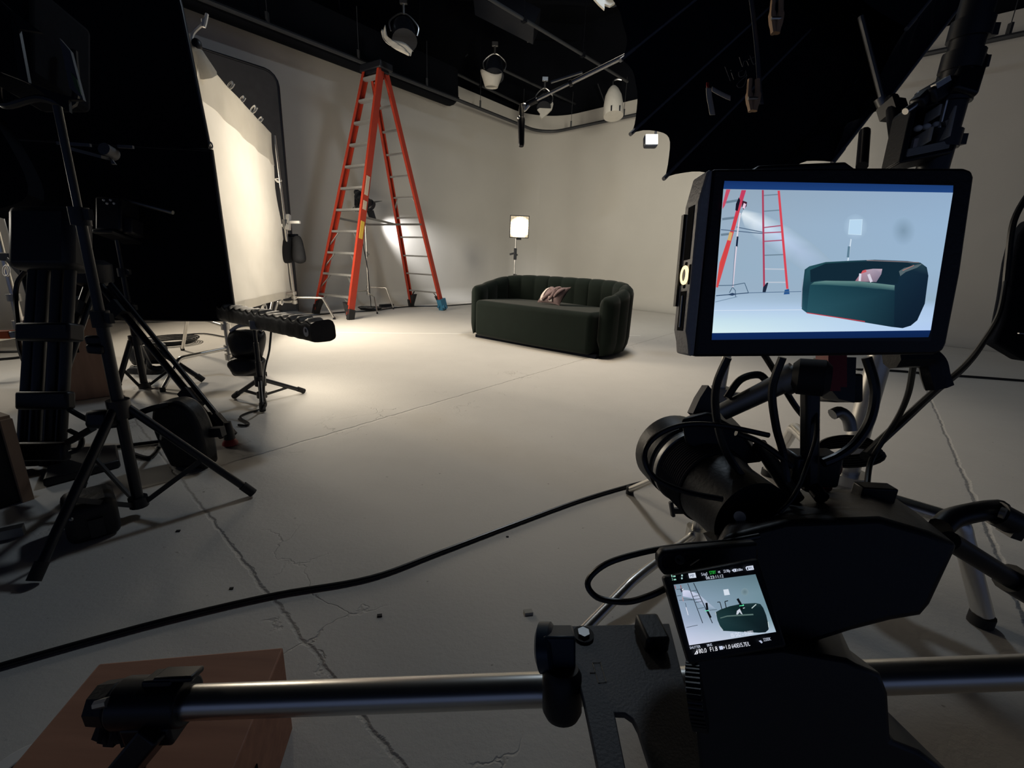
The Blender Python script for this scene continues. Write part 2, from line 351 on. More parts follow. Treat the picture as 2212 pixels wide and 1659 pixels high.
def can_lamp(p, aim, label, r=.11):
    p = Vector(p); o = thing('ceiling_lamp', label, 'lamp', p, 'lamps hung below the ceiling')
    a = (Vector(aim)).normalized(); x, y, z = frame(a)
    m = MB(); m.lathe([(r*.5, -.16), (r*.9, -.13), (r, -.05), (r, .1), (r*1.08, .11), (r*1.08, .14), (r*.8, .14)], p, a, 18); m.build('housing', 'black_metal', o)
    m = MB(); m.tube(smooth([p+x*(r+.02), p+x*(r+.03)+Vector((0, 0, .12)), p+Vector((0, 0, .24)), p-x*(r+.03)+Vector((0, 0, .12)), p-x*(r+.02)], 5), .012, 6)
    m.cyl(p+Vector((0, 0, .23)), p+Vector((0, 0, .38)), .02, n=8); m.bar(p+Vector((-.05, 0, .38)), p+Vector((.05, 0, .38)), .05, .06); m.build('yoke', 'steel_tube', o)
    return o, x, y, a
def paper(o, pts, w, side, mat_='white_paper', curl=.02):
    pts = smooth(pts, 4); side = side.normalized(); m = MB(); n = len(pts)
    def fn(u, v):
        p = pts[round(v*(n-1))]; return p+side*(u-.5)*w+Vector((0, 0, curl*math.sin(u*9+v*7)))
    m.grid(fn, 6, n-1); m.build('paper_diffuser', mat_, o, solid=.004)
o, *_ = can_lamp(D(873, 72, 6.3), (.1, -.3, -.5), 'black ceiling lamp with a torn white strip dangling, upper left of centre', .16)
paper(o, [D(828, 62, 6.1), D(833, 82, 6.1), D(852, 94, 6.1), D(872, 104, 6.1), D(888, 117, 6.1)], .1, RT*.75+UP)
o, *_ = can_lamp(D(1068, 150, 7.8), (0, -.3, -.6), 'black ceiling lamp with a white paper bowl, above the sofa', .16)
m = MB(); c = D(1062, 172, 7.8)
def bowl(u, v):
    a = u*2*math.pi; rr = .2*(1-.45*v); return c+Vector((math.cos(a)*rr, math.sin(a)*rr*.8, .08-.2*v+.05*math.sin(a*2+1)*(1-v)))
m.grid(bowl, 20, 4, cu=True); m.build('paper_diffuser', 'white_paper', o, solid=.004)
o, *_ = can_lamp(D(1175, 222, 8.2), (0, -.4, -.5), 'black ceiling lamp with a ragged white fan of paper behind the boom end', .12)
m = MB(); c = D(1178, 226, 8.15)
fan = [c+RT*(x*.0086)-UP*(y*.0086) for x, y in ((-17, 10), (-10, 6), (0, 8), (8, 2), (16, -6), (17, -1), (14, 10), (4, 20), (-7, 29), (-12, 24), (-11, 18))]
m.prism(fan, FW*.03); m.build('paper_diffuser', 'white_paper', o)
o = thing('pendant_lamp', 'tall white bullet-shaped shade hung from the ceiling right of centre', 'lamp', D(1325, 215, 7.6), 'lamps hung below the ceiling')
c = D(1325, 188, 7.6); m = MB(); m.lathe([(.05, 0), (.09, .05), (.14, .16), (.165, .32), (.17, .46), (.165, .5)], c, UP*-1, 24); m.build('shade', 'white_paper', o)
m = MB(); m.tube(smooth([c, c+UP*.1, c+UP*.13+RT*.06, c+UP*.12+RT*.14], 4), .012, 6); m.build('hook', 'steel_tube', o)
for sx in (-.07, .07): m = MB(); m.cyl(c-UP*.5+RT*sx-FW*.15, c-UP*.42+RT*sx-FW*.17, .012, n=6); m.build('clip', 'black_metal', o)
o, *_ = can_lamp(D(1322, -30, 5.2), (.2, -.3, -.5), 'black ceiling lamp with a white paper skirt cut by the top edge of the photo', .13)
m = MB(); c = D(1308, 0, 5.15)
fan = [c+RT*(x*.0054)-UP*(y*.0054) for x, y in ((-30, -10), (-14, 8), (-2, 19), (-2, 8), (10, 12), (20, 6), (26, -6), (26, -30), (-20, -30))]
m.prism(fan, FW*.03); m.build('paper_diffuser', 'white_paper', o)
# black head hanging top centre
m = MB(); c = D(1095, 26, 7.); m.obox(c, (RT*.55-UP*.28)*.85, (UP*.12+RT*.05), FW*.2); tag(m.build('ceiling_duct', 'black_metal'), 'black box duct slung under the ceiling at the top of the photo', 'duct')
# small lit lamp beside the softbox
P = D(1405, 306, 4.6); o = thing('lit_lamp', 'small glowing white lamp peeking out below the black softbox on the right wall', 'lamp', P)
m = MB(); m.obox(P, RT*.07, UP*.06, FW*.04); m.build('housing', 'black_metal', o, bevel=.02)
m = MB(); m.obox(P-FW*.046, RT*.06, UP*.048, FW*.004); m.build('lens', 'white_glow', o)
m = MB(); m.tube([P+RT*.05+UP*.05, P+RT*.1+UP*.5, (P.x+.3, P.y+.1, 6.0)], .012, 8); m.build('bracket', 'black_metal', o)

# ================================================================ STEP LADDER
LX, LY, YAW, LW_, LS, LWR, LH = -2.1529, 7.4033, 1.0004, .8187, 1.9863, .8016, 3.4809
cyw, syw = math.cos(YAW), math.sin(YAW)
def LL(a, b, z): return Vector((LX+cyw*a-syw*b, LY+syw*a+cyw*b, z))
lad = thing('step_ladder', 'tall orange fibreglass step ladder standing open against the grey wall', 'ladder', (LX, LY, 0))
LA = Vector((cyw, syw, 0)); LB = Vector((-syw, cyw, 0))
def fr(z, b): k = z/LH; return LL(-LS/2*(1-k)-.05*k, b*(LW_/2*(1-k)+.17*k), z)
def rr_(z, b): k = z/LH; return LL(LS/2*(1-k)+.04*k, b*(LWR/2*(1-k)+.15*k), z)
for b in (1, -1):
    for f, w in ((fr, .1), (rr_, .075)):
        p, q = f(.07, b), f(LH-.02, b); m = MB(); x = LB*b
        m.bar(p, q, w, .012, LB); m.bar(p+LA*(w/2-.006)-x*.018, q+LA*(w/2-.006)-x*.018, .012, .04, LB); m.bar(p-LA*(w/2-.006)-x*.018, q-LA*(w/2-.006)-x*.018, .012, .04, LB)
        rl = m.build('rail', 'orange_fibreglass', lad)
        if f is fr and b == -1:
            for z0, z1, mt in ((1.72, 1.98, 'tan_label'), (1.52, 1.64, 'tan_label'), (1.12, 1.36, 'yellow_label')):
                lb = MB(); lb.bar(f(z0, b)+LB*b*.008-LA*.0, f(z1, b)+LB*b*.008, .06, .004, LB); lb.build('label', mt, rl)['label'] = 'printed sticker on the orange rail'
    for f in (fr, rr_):
        m = MB(); p = f(0, b); q = f(.14, b); m.bar(p, q, .1, .055, LB); m.add([p+LB*-b*.02-LA*.04, q+LB*-b*.02-LA*.04+Vector((0, 0, .06)), q-LB*b*.14-LA*.04+Vector((0, 0, .1)), p+LB*-b*.02+LA*.04, q+LB*-b*.02+LA*.04+Vector((0, 0, .06)), q-LB*b*.14+LA*.04+Vector((0, 0, .1))], [(0, 1, 2), (3, 5, 4), (0, 3, 4, 1), (1, 4, 5, 2), (2, 5, 3, 0)])
        ft = m.build('foot', 'rubber', lad)
for k in range(1, 12):
    z = .3048*k; p, q = fr(z, 1), fr(z, -1); m = MB(); m.bar(p, q, .03, .09, LA); m.build('step', 'aluminium', lad)
    if k <= 4:
        for b in (1, -1):
            m = MB(); m.bar(fr(z-.2, b), fr(z, b)*.75+fr(z, -b)*.25, .02, .008); m.build('brace', 'aluminium', lad)
    p, q = rr_(z, 1), rr_(z, -1); m = MB(); m.bar(p, q, .024, .04, LA); m.build('rung', 'aluminium', lad)
    if k in (1, 6):
        for b in (1, -1):
            m = MB(); m.bar(rr_(z-.18, b), rr_(z, b)*.8+rr_(z, -b)*.2, .02, .008); m.build('brace', 'aluminium' if k > 1 else 'rubber', lad)
for b in (1, -1):
    m = MB(); a, c = fr(1.42, b), rr_(1.42, b); mid = (a+c)/2-Vector((0, 0, .05)); m.bar(a, mid, .03, .008, LB); m.bar(mid, c, .03, .008, LB); m.build('spreader', 'dull_steel', lad)
m = MB(); m.box((LX, LY, LH+.02), .24, .44, .1, YAW); m.box((LX, LY, LH-.04), .16, .36, .06, YAW); m.build('top_cap', 'black_plastic', lad, bevel=.015)
p = rr_(.12, -1); m = MB(); m.bar(rr_(.02, -1)+LB*-.0, rr_(.2, -1), .13, .1, LB); 
for k in range(5): a = k*1.3; m.bar(p+Vector((math.cos(a)*.05, math.sin(a)*.05, -.02)), p+Vector((math.cos(a)*.09, math.sin(a)*.09, -.07)), .04, .01)
m.build('tape_wrap', 'blue_tape', lad)['label'] = 'torn blue tape wrapped around the rear foot'

# ================================================================ STANDS
def light_stand(name, label, base, topz, feet, hubz, r=.014, low=None, mat_='black_metal', group=None, lean=None, knobs=True, cat='light stand'):
    base = Vector(base); o = thing(name, label, cat, (base.x, base.y, 0), group)
    ln = Vector(lean) if lean else Vector((0, 0, 1)); ln = ln/ln.z
    at = lambda z: Vector((base.x, base.y, 0))+ln*z
    zs = [low if low else .08, hubz+(topz-hubz)*.34, hubz+(topz-hubz)*.68, topz]
    m = MB()
    for i in range(3): m.cyl(at(zs[i]), at(zs[i+1]), r*(1-.2*i), n=14)
    m.build('pole', mat_, o)
    m = MB(); m.cyl(at(hubz-.03), at(hubz+.03), r*1.9, n=14); m.build('collar', mat_, o); m = MB(); m.cyl(at((low or .08)-.015), at((low or .08)+.02), r*1.7, n=12); m.build('collar', mat_, o)
    if knobs:
        for z in zs[1:3]:
            m = MB(); m.cyl(at(z-.03), at(z+.02), r*1.5, n=12); m.bar(at(z), at(z)+Vector((r*3.2, -r*1.2, 0)), .012, .03); m.build('knob', 'black_plastic', o)
    for f in feet:
        f = Vector(f); s = (f-at(0)).normalized()*r*1.4; h = at(hubz)+Vector((s.x, s.y, 0)); m = MB(); m.tube([h, f+Vector((0, 0, r*.8))], r*.8, 10); lg = m.build('leg', mat_, o)
        t = MB(); d = (f-h).normalized(); t.cyl(f-d*.05+Vector((0, 0, r*.8)), f+Vector((0, 0, r*.8)), r*1.0, n=10); t.build('rubber_foot', 'rubber', lg)
        m = MB(); m.bar(at(low or .08)+Vector((s.x, s.y, 0)), h+(f-h)*.55, .008, .016); m.build('brace', mat_, o)
    return o
def c_stand(name, label, base, topz, feet, hubs, r=.0155, mat_='chrome', group='chrome C-stands', lean=None, cat='C-stand', frac=.72):
    base = Vector(base); o = thing(name, label, cat, (base.x, base.y, 0), group)
    ln = Vector(lean) if lean else Vector((0, 0, 1)); ln = ln/ln.z
    at = lambda z: Vector((base.x, base.y, 0))+ln*z
    h0 = min(hubs)-.03; m = MB(); m.cyl(at(h0), at(topz*.55), r, n=16); m.build('column', mat_, o)
    m = MB(); m.cyl(at(topz*.5), at(topz), r*.75, n=14); m.build('riser', mat_, o)
    m = MB(); m.cyl(at(topz*.52), at(topz*.57), r*1.7, n=14); m.bar(at(topz*.545), at(topz*.545)+Vector((.05, -.02, 0)), .014, .03); m.build('knuckle', 'dull_steel', o)
    for f, hz in zip(feet, hubs):
        f = Vector(f); h = at(hz); d = Vector((f.x-h.x, f.y-h.y, 0)); b = h+d*frac; q = h+d*(frac+.05)
        pts = [h+d.normalized()*r, h+d*(frac-.1), b-Vector((0, 0, .004)), q-Vector((0, 0, hz*.15)), f+Vector((0, 0, r))]
        m = MB(); m.tube([pts[0]]+smooth(pts[1:4], 5)+[pts[4]], r*.8, 12); lg = m.build('leg', mat_, o)
        t = MB(); t.cyl(f+Vector((0, 0, .03)), f+Vector((0, 0, .001)), r*.95, n=12); t.build('rubber_foot', 'rubber', lg)
        c = MB(); c.cyl(h-ln*.022, h+ln*.022, r*1.9, n=16); c.build('leg_collar', mat_, o)
    return o

# spotlight on its C-stand behind the ladder
SB = G(797, 665); SB.z = 0; ST = VB(781, 446, SB).z
c_stand('c_stand', 'slim chrome C-stand standing behind the ladder under the small spotlight', SB, ST, [G(850, 668), G(815, 678), SB-LD*.36+LN*.1], [.36, .25, .3], r=.014)
SPT = Vector((SB.x, SB.y, ST+.1))
AIMW = WPL(930, 565, P0, LD)
BD = (LD*.86-LN*.18-Vector((0, 0, .44))).normalized()
o = thing('spotlight', 'small black spotlight throwing a white beam on the wall beside the ladder', 'spotlight', SPT-Vector((0, 0, .1)))
m = MB(); m.lathe([(.04, -.17), (.075, -.15), (.08, 0), (.08, .1), (.095, .11), (.095, .17), (.08, .17)], SPT, BD, 20); m.build('housing', 'black_metal', o)
m = MB(); m.lathe([(.07, .171), (.07, .174)], SPT, BD, 20); m.build('lens', 'white_glow', o)
x, y, z = frame(BD); m = MB(); m.tube(smooth([SPT+x*.095, SPT+x*.1-Vector((0, 0, .05)), SPT-Vector((0, 0, .1)), SPT-x*.1-Vector((0, 0, .05)), SPT-x*.095], 5), .011, 6); m.build('yoke', 'black_metal', o)
for s in (-1, 1): m = MB(); m.obox(SPT+BD*.23+y*s*.125, x*.08, (BD*.055+y*s*.05), y*.003); m.build('barn_door', 'black_metal', o)
m = MB(); m.ball(SPT-RT*.12+UP*.13, .05); m.bar(SPT-RT*.12+UP*.13, SPT-RT*.02, .03, .03); m.build('handle', 'black_plastic', o)
m = MB(); c = SPT-RT*.12-UP*.05; m.bar(c+UP*.08, c-UP*.05, .07, .06)
for k in range(6): a = -math.pi/2+(k-2.5)*.38; m.bar(c-UP*.03, c-UP*.03+RT*math.cos(a)*.1+UP*math.sin(a)*.11, .018, .012)
m.build('clamp', 'black_metal', o)
cb = MB(); cb.tube(smooth([SPT-Vector((0, 0, .2)), SPT+Vector((-.05, -.03, -.6)), SPT+Vector((.02, -.04, -1.1)), SPT+Vector((.05, -.05, -1.6)), SB+Vector((.1, -.1, .012)), SB+Vector((.3, .1, .012)), SB+Vector((.45, .2, .012))], 6), .007, 6)
tag(cb.build('power_cable', 'cable_rubber'), 'thin black cable hanging down the C-stand behind the ladder', 'cable')
m = MB(); m.tube(smooth([G(1022, 657)+Vector((0, 0, .012)), G(960, 662)+Vector((0, 0, .012)), G(888, 664)+Vector((.05, .1, .012)), G(850, 667)+Vector((.02, .08, .012)), G(800, 673)+Vector((0, 0, .012)), G(740, 676)+Vector((0, 0, .012)), G(690, 681)+Vector((0, 0, .012)), G(650, 683)+Vector((0, 0, .012)), G(600, 686)+Vector((0, 0, .012)), G(450, 690)+Vector((0, 0, .012))], 6), .011, 6)
tag(m.build('floor_cable', 'cable_rubber'), 'black cable lying along the foot of the left wall behind the ladder', 'cable')
m = MB(); c = G(800, 671)
for k in range(3): m.tube(smooth([c+Vector((math.cos(a)*(.16+.02*k), math.sin(a)*(.12+.02*k), .02+.016*k)) for a in [i*math.pi/4 for i in range(8)]], 3, True), .008, 6, True)
tag(m.build('cable_coil', 'cable_rubber'), 'small black cable coil on the floor at the C-stand behind the ladder', 'cable coil')
m = MB(); c = G(835, 664)+Vector((0, 0, .035)); m.bar(c-LD*.14, c+LD*.14, .06, .05); tag(m.build('power_brick', 'black_plastic', bevel=.01), 'black power brick on the cable behind the ladder', 'power brick')

# LED panel on a stand behind the sofa
PB = D(1111, 596, 7.4); PB.z = 0; pt = VB(1115, 508, PB).z
light_stand('light_stand', 'thin grey light stand rising behind the green sofa', PB, pt, [PB+Vector((.35, .1, 0)), PB+Vector((-.25, .25, 0)), PB+Vector((-.1, -.36, 0))], .35, .013, mat_='steel_tube')
pc = VB(1122, 490, (PB.x+.03, PB.y-.05)); o = thing('led_panel', 'small square glowing LED panel on the stand behind the sofa', 'lamp', pc)
fc = (Vector((0.1, 2, 1.0))-pc).normalized(); x, y, z = frame(fc); hw, hh = .148, .165
m = MB()
for s in (-1, 1): m.obox(pc+x*s*hw, x*.006, y*(hh+.006), z*.012); m.obox(pc+y*s*hh, x*(hw+.006), y*.006, z*.012)
m.obox(pc-z*.012, x*hw, y*hh, z*.006); m.obox(pc-z*.03-y*.12, x*.04, y*.08, z*.015); m.build('frame', 'black_metal', o)
m = MB(); m.obox(pc, x*(hw-.004), y*(hh-.004), z*.004); m.build('diode_sheet', 'lamp_glow', o)
m = MB()
for k in range(1, 7): t = -hw+2*hw*k/7; m.obox(pc+x*t+z*.006, x*.002, y*hh, z*.001)
for k in range(1, 8): t = -hh+2*hh*k/8; m.obox(pc+y*t+z*.006, x*hw, y*.002, z*.001)
m.build('grid', 'dull_steel', o)
m = MB(); zc = VB(1112, 550, PB).z; m.bar((PB.x, PB.y, zc-.08), (PB.x, PB.y, zc+.1), .05, .05); m.bar((PB.x-.02, PB.y, zc+.02), (PB.x-.09, PB.y-.02, zc+.0), .03, .03); tag(m.build('stand_clamp', 'black_metal', bevel=.006), 'black clamp gripping the thin stand just above the sofa back', 'clamp')

# ================================================================ SOFA AND CUSHION
SL, SR = G(1005, 725.5), G(1303, 780.5); SU = (SR-SL).normalized(); SN = Vector((-SU.y, SU.x, 0)); SLEN = (SR-SL).length; SM = (SL+SR)/2
def S(u, n, z): return SM+SU*u+SN*n+Vector((0, 0, z))
sofa = thing('sofa', 'dark green velvet loveseat with channelled curved back in the middle of the studio', 'sofa', SM+SN*.4)
hA = SLEN/2-.085
def path():
    pts = [(-hA, .06), (-hA-.02, .2), (-hA-.03, .34)]
    for k in range(1, 24):
        a = math.pi-math.pi*k/24; ca, sa = math.cos(a), math.sin(a); pts.append(((hA+.03)*math.copysign(abs(ca)**(2/2.7), ca), .34+.5*abs(sa)**(2/2.7)))
    pts += [(hA+.03, .34), (hA+.02, .2), (hA, .06)]
    p3 = smooth([Vector((a, b, 0)) for a, b in pts], 4)
    out = [p3[0]]; step = .0125; acc = 0   # resample evenly
    for a, b in zip(p3, p3[1:]):
        L = (b-a).length
        while acc+L >= step:
            a = a+(b-a)*((step-acc)/L); L = (b-a).length; acc = 0; out.append(a)
        acc += L
    return out
pp = path(); NP = len(pp); arc = [i*.0125 for i in range(NP)]; TOT = arc[-1]; NR = 15
vs = []; 
ring = 22
for i, p in enumerate(pp):
    a, b = pp[max(i-1, 0)], pp[min(i+1, NP-1)]; t = (b-a).normalized(); nrm = Vector((t.y, -t.x, 0))
    if nrm.dot(Vector((p.x, p.y-.3, 0))) < 0: nrm = -nrm
    s = arc[i]; e = min(s, TOT-s); endk = math.sqrt(max(0., 1-(1-min(e/.075, 1))**2)) if e < .075 else 1.
    sc = .021*(1-abs(math.sin(math.pi*s/TOT*NR))**.45)
    th = (.082-sc)*max(endk, .12)
    tk = max(0, min(1, p.y/.84)); H = .60+.145*tk*tk*(3-2*tk)-sc*.35-(1-endk)*.02
    for j in range(ring):
        q = j/ring
        if q < .36: z = .03+(H-.08-.03)*(q/.36); d = th*(1-.5*max(0, 1-(z-.03)/.15)**2)          # outside, tucked in at the bottom
        elif q < .64: g = (q-.36)/.28*math.pi; d = th*math.cos(g); z = H-.08+.08*math.sin(g)
        else: g = (q-.64)/.36; z = H-.08+(.12-(H-.08))*g; d = -th
        vs.append(S(p.x+nrm.x*d, p.y+nrm.y*d, z))
m = MB(); m.add(vs, [(i*ring+j, i*ring+(j+1) % ring, (i+1)*ring+(j+1) % ring, (i+1)*ring+j) for i in range(NP-1) for j in range(ring)]+[tuple(range(ring)), tuple((NP-1)*ring+j for j in range(ring))])
m.build('back_shell', 'velvet', sofa, ang=60)
m = MB(); hs = hA-.075
outl = [(-hs, -.015), (0, -.045), (hs, -.015), (hs+.03, .35), (hs-.12, .66), (0, .75), (-hs+.12, .66), (-hs-.03, .35)]
m.prism([S(a, b, .03) for a, b in smooth([Vector((u, v, 0)) for u, v in outl[:3]], 6) and [(p.x, p.y) for p in smooth([Vector((u, v, 0)) for u, v in outl[:3]], 6)]+outl[3:]], Vector((0, 0, .42)))
m.build('seat', 'velvet', sofa, bevel=.05, seg=5, ang=60)
m = MB(); m.prism([S(a, b, .002) for a, b in ((-hs-.02, .03), (hs+.06, .03), (hs+.06, .4), (hs-.1, .74), (-hs+.1, .74), (-hs-.06, .4))], Vector((0, 0, .034))); m.build('plinth', 'black_cloth', sofa)
# knotted cushion
kp = S(0, .30, .45); kn = (SN*-.86+Vector((0, 0, .5))).normalized()          # leaning plane, normal towards the room
kA, kB, kC, kD = (PL(x, y, kp, kn) for x, y in ((1160, 653), (1179, 623), (1234, 620), (1208, 660)))
lift = .452-min(kA.z, kD.z); kc = (kA+kC)/2
o = thing('knot_cushion', 'mauve knotted cushion with cream bands leaning on the green sofa seat', 'cushion', (kc.x, kc.y, .45))
def pil(u, v, sgn, off=0.):
    e = 4*u*(1-u); g = 4*v*(1-v); bul = max(0, e*g)**.42; uu = u+(u-.5)*-.10*g*0; 
    p = kA.lerp(kD, u).lerp(kB.lerp(kC, u), v); mid = (kA+kB+kC+kD)/4
    p = p+(mid-p)*(.13*(e*(1-g)+g*(1-e)))
    fold = .010*math.sin(u*15+v*4)*e*g
    return p+kn*(sgn*.062*bul+(fold+off)*(1 if sgn > 0 else 0))
m = MB(); m.grid(lambda u, v: pil(u, v, 1), 36, 24); m.grid(lambda u, v: pil(u, v, -1), 36, 24); m.build('cushion', 'mauve_cloth', o, ang=75)
def strap(u0, bend, w):
    m = MB(); m.grid(lambda u, v: pil(u0+bend*math.sin(v*math.pi)+(u-.5)*w, .04+.92*v, 1, .008), 4, 22); b_ = m.build('band', 'cream_cloth', o, solid=.006, ang=75); b_['label'] = 'cream band'
strap(.24, -.09, .13); strap(.66, -.10, .15)
for pts, r_ in ((((.30, .90), (.45, .80), (.58, .62), (.62, .35), (.55, .12)), .026), (((.24, .12), (.40, .28), (.52, .5), (.60, .78), (.72, .92)), .024), (((.72, .30), (.80, .55), (.9, .85)), .02)):
    c_ = smooth([pil(a, b, 1, .004) for a, b in pts], 6); n_ = len(c_); m = MB(); m.tube(c_, [r_*(.55+.45*math.sin(math.pi*(i+.5)/n_)) for i in range(n_)], 12); m.build('knot_fold', 'mauve_cloth', o, ang=75)
# pale line on the floor
m = MB(); a, b = G(700, 718), G(1034, 721.5); d = (b-a).normalized(); nn = Vector((-d.y, d.x, 0)); a -= d*.6; b += d*2.2
m.prism([a-nn*.022, b-nn*.022, b+nn*.022, a+nn*.022], Vector((0, 0, .0012))); tag(m.build('floor_line', 'white_tape'), 'thin straight white line on the floor running behind the sofa', 'tape')

# ================================================================ DIFFUSION FRAME AND FLAGS, LEFT
DB = Vector((-2.45, 3.83, 0)); DA = Vector((-3.1, 6.1, 0)); DD = (DA-DB).normalized(); DNB = Vector((-DD.y, DD.x, 0))     # DNB points to the wall behind
if DNB.x > 0: DNB = -DNB
dTL, dTR, dBR, dBL = (WPL(*q, DB, DD) for q in ((424, 116), (584, 288), (632, 640), (478, 682)))
df = thing('diffusion_frame', 'large glowing white silk diffusion frame laced to a pipe frame at the left', 'diffuser', (dBR.x, dBR.y, dBR.z))
def silk(u, v):
    top = dTL.lerp(dTR, u); bot = dBL.lerp(dBR, u); p = top.lerp(bot, v); p = p+(DD*-.12*math.sin(math.pi*v)*(u**3))
    w = .02*noise.noise(Vector((u*3, v*5, 1)))+.012*math.sin((u*1.2+v*.5)*22)*math.exp(-((v-.12)/.09)**2)+.014*math.sin((u*1.5-v)*18)*max(0, v-.62)*1.6+.01*math.sin(u*30-v*9)*max(0, u-.8)*3
    return p+DNB*w
m = MB(); m.grid(silk, 90, 90); m.build('silk', 'silk', df, ang=180)
m = MB()   # hem: doubled cloth along the top and the bottom
m.grid(lambda u, v: silk(u, v*(.16+.02*u))-DNB*.006, 60, 8); m.build('hem', 'silk', df, ang=180)
m = MB(); m.grid(lambda u, v: silk(u, .955+.045*v)-DNB*.006, 60, 3); m.build('hem', 'silk', df, ang=180)
m = MB(); e = .05
fp = [dTL+DNB*e, dTR+DNB*e, dBR+DNB*e, dBL+DNB*e]
for a, b in zip(fp, fp[1:]+fp[:1]): m.cyl(a, b, .016, n=10)
m.build('pipe_frame', 'steel_tube', df)
k_ = D(412, 100, (dTL-O).dot(FW)); m = MB(); m.tube([silk(.05, .05), dTL.lerp(k_, .45), k_], [.1, .055, .035], 10); m.build('gathered_corner', 'silk', df)
def tie(p, dx, dy, s=1.):
    s = s*random.uniform(.5, .9); w = RT*dx*s+UP*dy*s; q = RT*-dy*s+UP*dx*s; m = MB(); pts = smooth([p, p+w*.5+q*.18, p+w, p+w*.6-q*.18, p], 5)
    m.tube(pts, .007, 6); m.tube(smooth([p, p+w*.4-q*.3, p+w*.9-q*.35], 4), .006, 6); m.build('tie_cord', 'white_tape', df)
for t in (.34, .5, .66, .8): tie(dTL.lerp(dTR, t)+DNB*.02, .06, .12)
for t in (.25, .52, .97): tie(dTR.lerp(dBR, t)+DNB*.02, .12, -.03)
for t in (.5, .8): tie(dBL.lerp(dBR, t)+DNB*.02, .0, -.16)
o = thing('corner_clamp', 'black clamp pinching the top corner of the white silk against the dark wall', 'clamp', k_)
for s in (-1, 1): m = MB(); m.ball(k_+UP*.01+RT*s*.045, .034, sz=1.3); m.bar(k_+UP*.01+RT*s*.04, k_-UP*.04+RT*s*.01, .03, .03); m.build('jaw', 'black_plastic', o)
m = MB(); m.tube(smooth([k_+UP*.02, k_+UP*.1+RT*.02, k_+UP*.18+RT*.1, k_+UP*.24+RT*.12, D(441, 58, (k_-O).dot(FW)), D(438, 42, (k_-O).dot(FW))], 5), .012, 6); m.build('cord', 'white_tape', o)
# stand that carries the right edge of the frame
FB = G(641, 690); FB.z = 0; ft = VB(588, 292, FB).z
c_stand('c_stand', 'chrome C-stand holding the right edge of the white silk frame', FB, ft, [G(722, 690), G(590, 690), FB+Vector((-.1, -.55, 0))], [.3, .24, .36], r=.02, lean=(VB(618, 500, FB)-FB))
c = VB(622, 480, FB); m = MB(); m.bar(c-RT*.02, c+RT*.16, .05, .035); m.bar(c-UP*.1, c+UP*.1, .06, .06); tag(m.build('grip_head', 'white_plastic', bevel=.008), 'pale grip head sticking out right of the white silk frame', 'clamp')
sbg = VB(633, 535, FB); o = thing('sandbag', 'dark sandbag draped over the stand at the right edge of the white silk', 'sandbag', sbg)
for s, w in ((-.06, .8), (.06, 1.)):
    m = MB(); pts = [sbg+RT*s*.5+UP*.14, sbg+RT*(s+.0)+UP*.08, sbg+RT*(s*1.3)-UP*.08, sbg+RT*(s*1.5)-UP*.2]; m.tube(smooth(pts, 5), [.03, .045, .055, .06, .062, .065, .068, .07, .075, .08, .082, .084, .084, .08, .07, .04], 12); m.build('bag', 'bag_cloth', o)
m = MB(); m.bar(sbg+UP*.16-RT*.06, sbg+UP*.16+RT*.06, .05, .04); m.build('strap', 'black_cloth', o)
# dark flag panel with rounded corner behind the silk
fo = P0+LN*.6
fTR, fBR, fTL = WPL(598, 158, fo, LD), WPL(642, 676, fo, LD), WPL(430, 138, fo, LD)
gf = thing('flag_panel', 'dark grey cloth flag with a rounded tube frame behind the white silk', 'flag', (fBR.x, fBR.y, 0))
wd = 1.9; zt, zbot = fTR.z, .06; rx = fTR-Vector((0, 0, fTR.z)); cr = .16
pts = [rx-LD*wd+Vector((0, 0, zbot)), rx+Vector((0, 0, zbot)), rx+Vector((0, 0, zt-cr))]+[rx-LD*cr*(1-math.cos(a))+Vector((0, 0, zt-cr+cr*math.sin(a))) for a in (.4, .8, 1.2, 1.57)]+[rx-LD*wd+Vector((0, 0, zt))]
m = MB(); m.prism(pts, LN*.012); m.build('cloth', 'grey_cloth', gf)
m = MB(); m.tube([p+LN*.006 for p in pts], .02, 8, True); m.build('tube_frame', 'black_metal', gf)
m = MB(); m.bar(rx-LD*.4+Vector((0, 0, 0)), rx-LD*.4+Vector((0, 0, zt*.6))-LN*.05, .05, .03); m.build('prop', 'black_metal', gf)
# two big black flags in front
def flag(label, pxs, ref, dr, t=.025):
    ps = [WPL(*q, ref, dr) for q in pxs]; n = Vector((-dr[1], dr[0], 0)).normalized()
    b = min(ps, key=lambda p: p.z); o = thing('black_flag', label, 'flag', b, 'large black flags left of the silk')
    m = MB(); m.prism(ps, n*t); m.build('cloth', 'black_cloth', o)
    m = MB(); m.tube([p+n*t/2 for p in ps], .014, 8, True); m.build('tube_frame', 'black_metal', o)
    return o, ps
r0 = D(505, 690, 3.0)
o, ps = flag('big black flag whose right edge cuts across the glowing silk, lower of the two', ((455, 326), (507, 692), (72, 690), (-10, 400), (-10, 300)), r0, (1, .10))
r1 = D(452, 318, 2.85)
o, ps = flag('upper of two big black flags at left, its edge beside the corner clamp', ((388, 14), (452, 322), (-60, 330), (-60, -60), (372, -60)), r1, (1, .10))
m = MB(); a, b = D(385, 322, 2.82), D(455, 323, 2.82); m.cyl(a, b, .007, n=8); m.tube(smooth([b, b+UP*.02+RT*.012, b+UP*.045, b+UP*.02-RT*.01, b], 4), .005, 6); m.build('flag_pin', 'chrome', o)
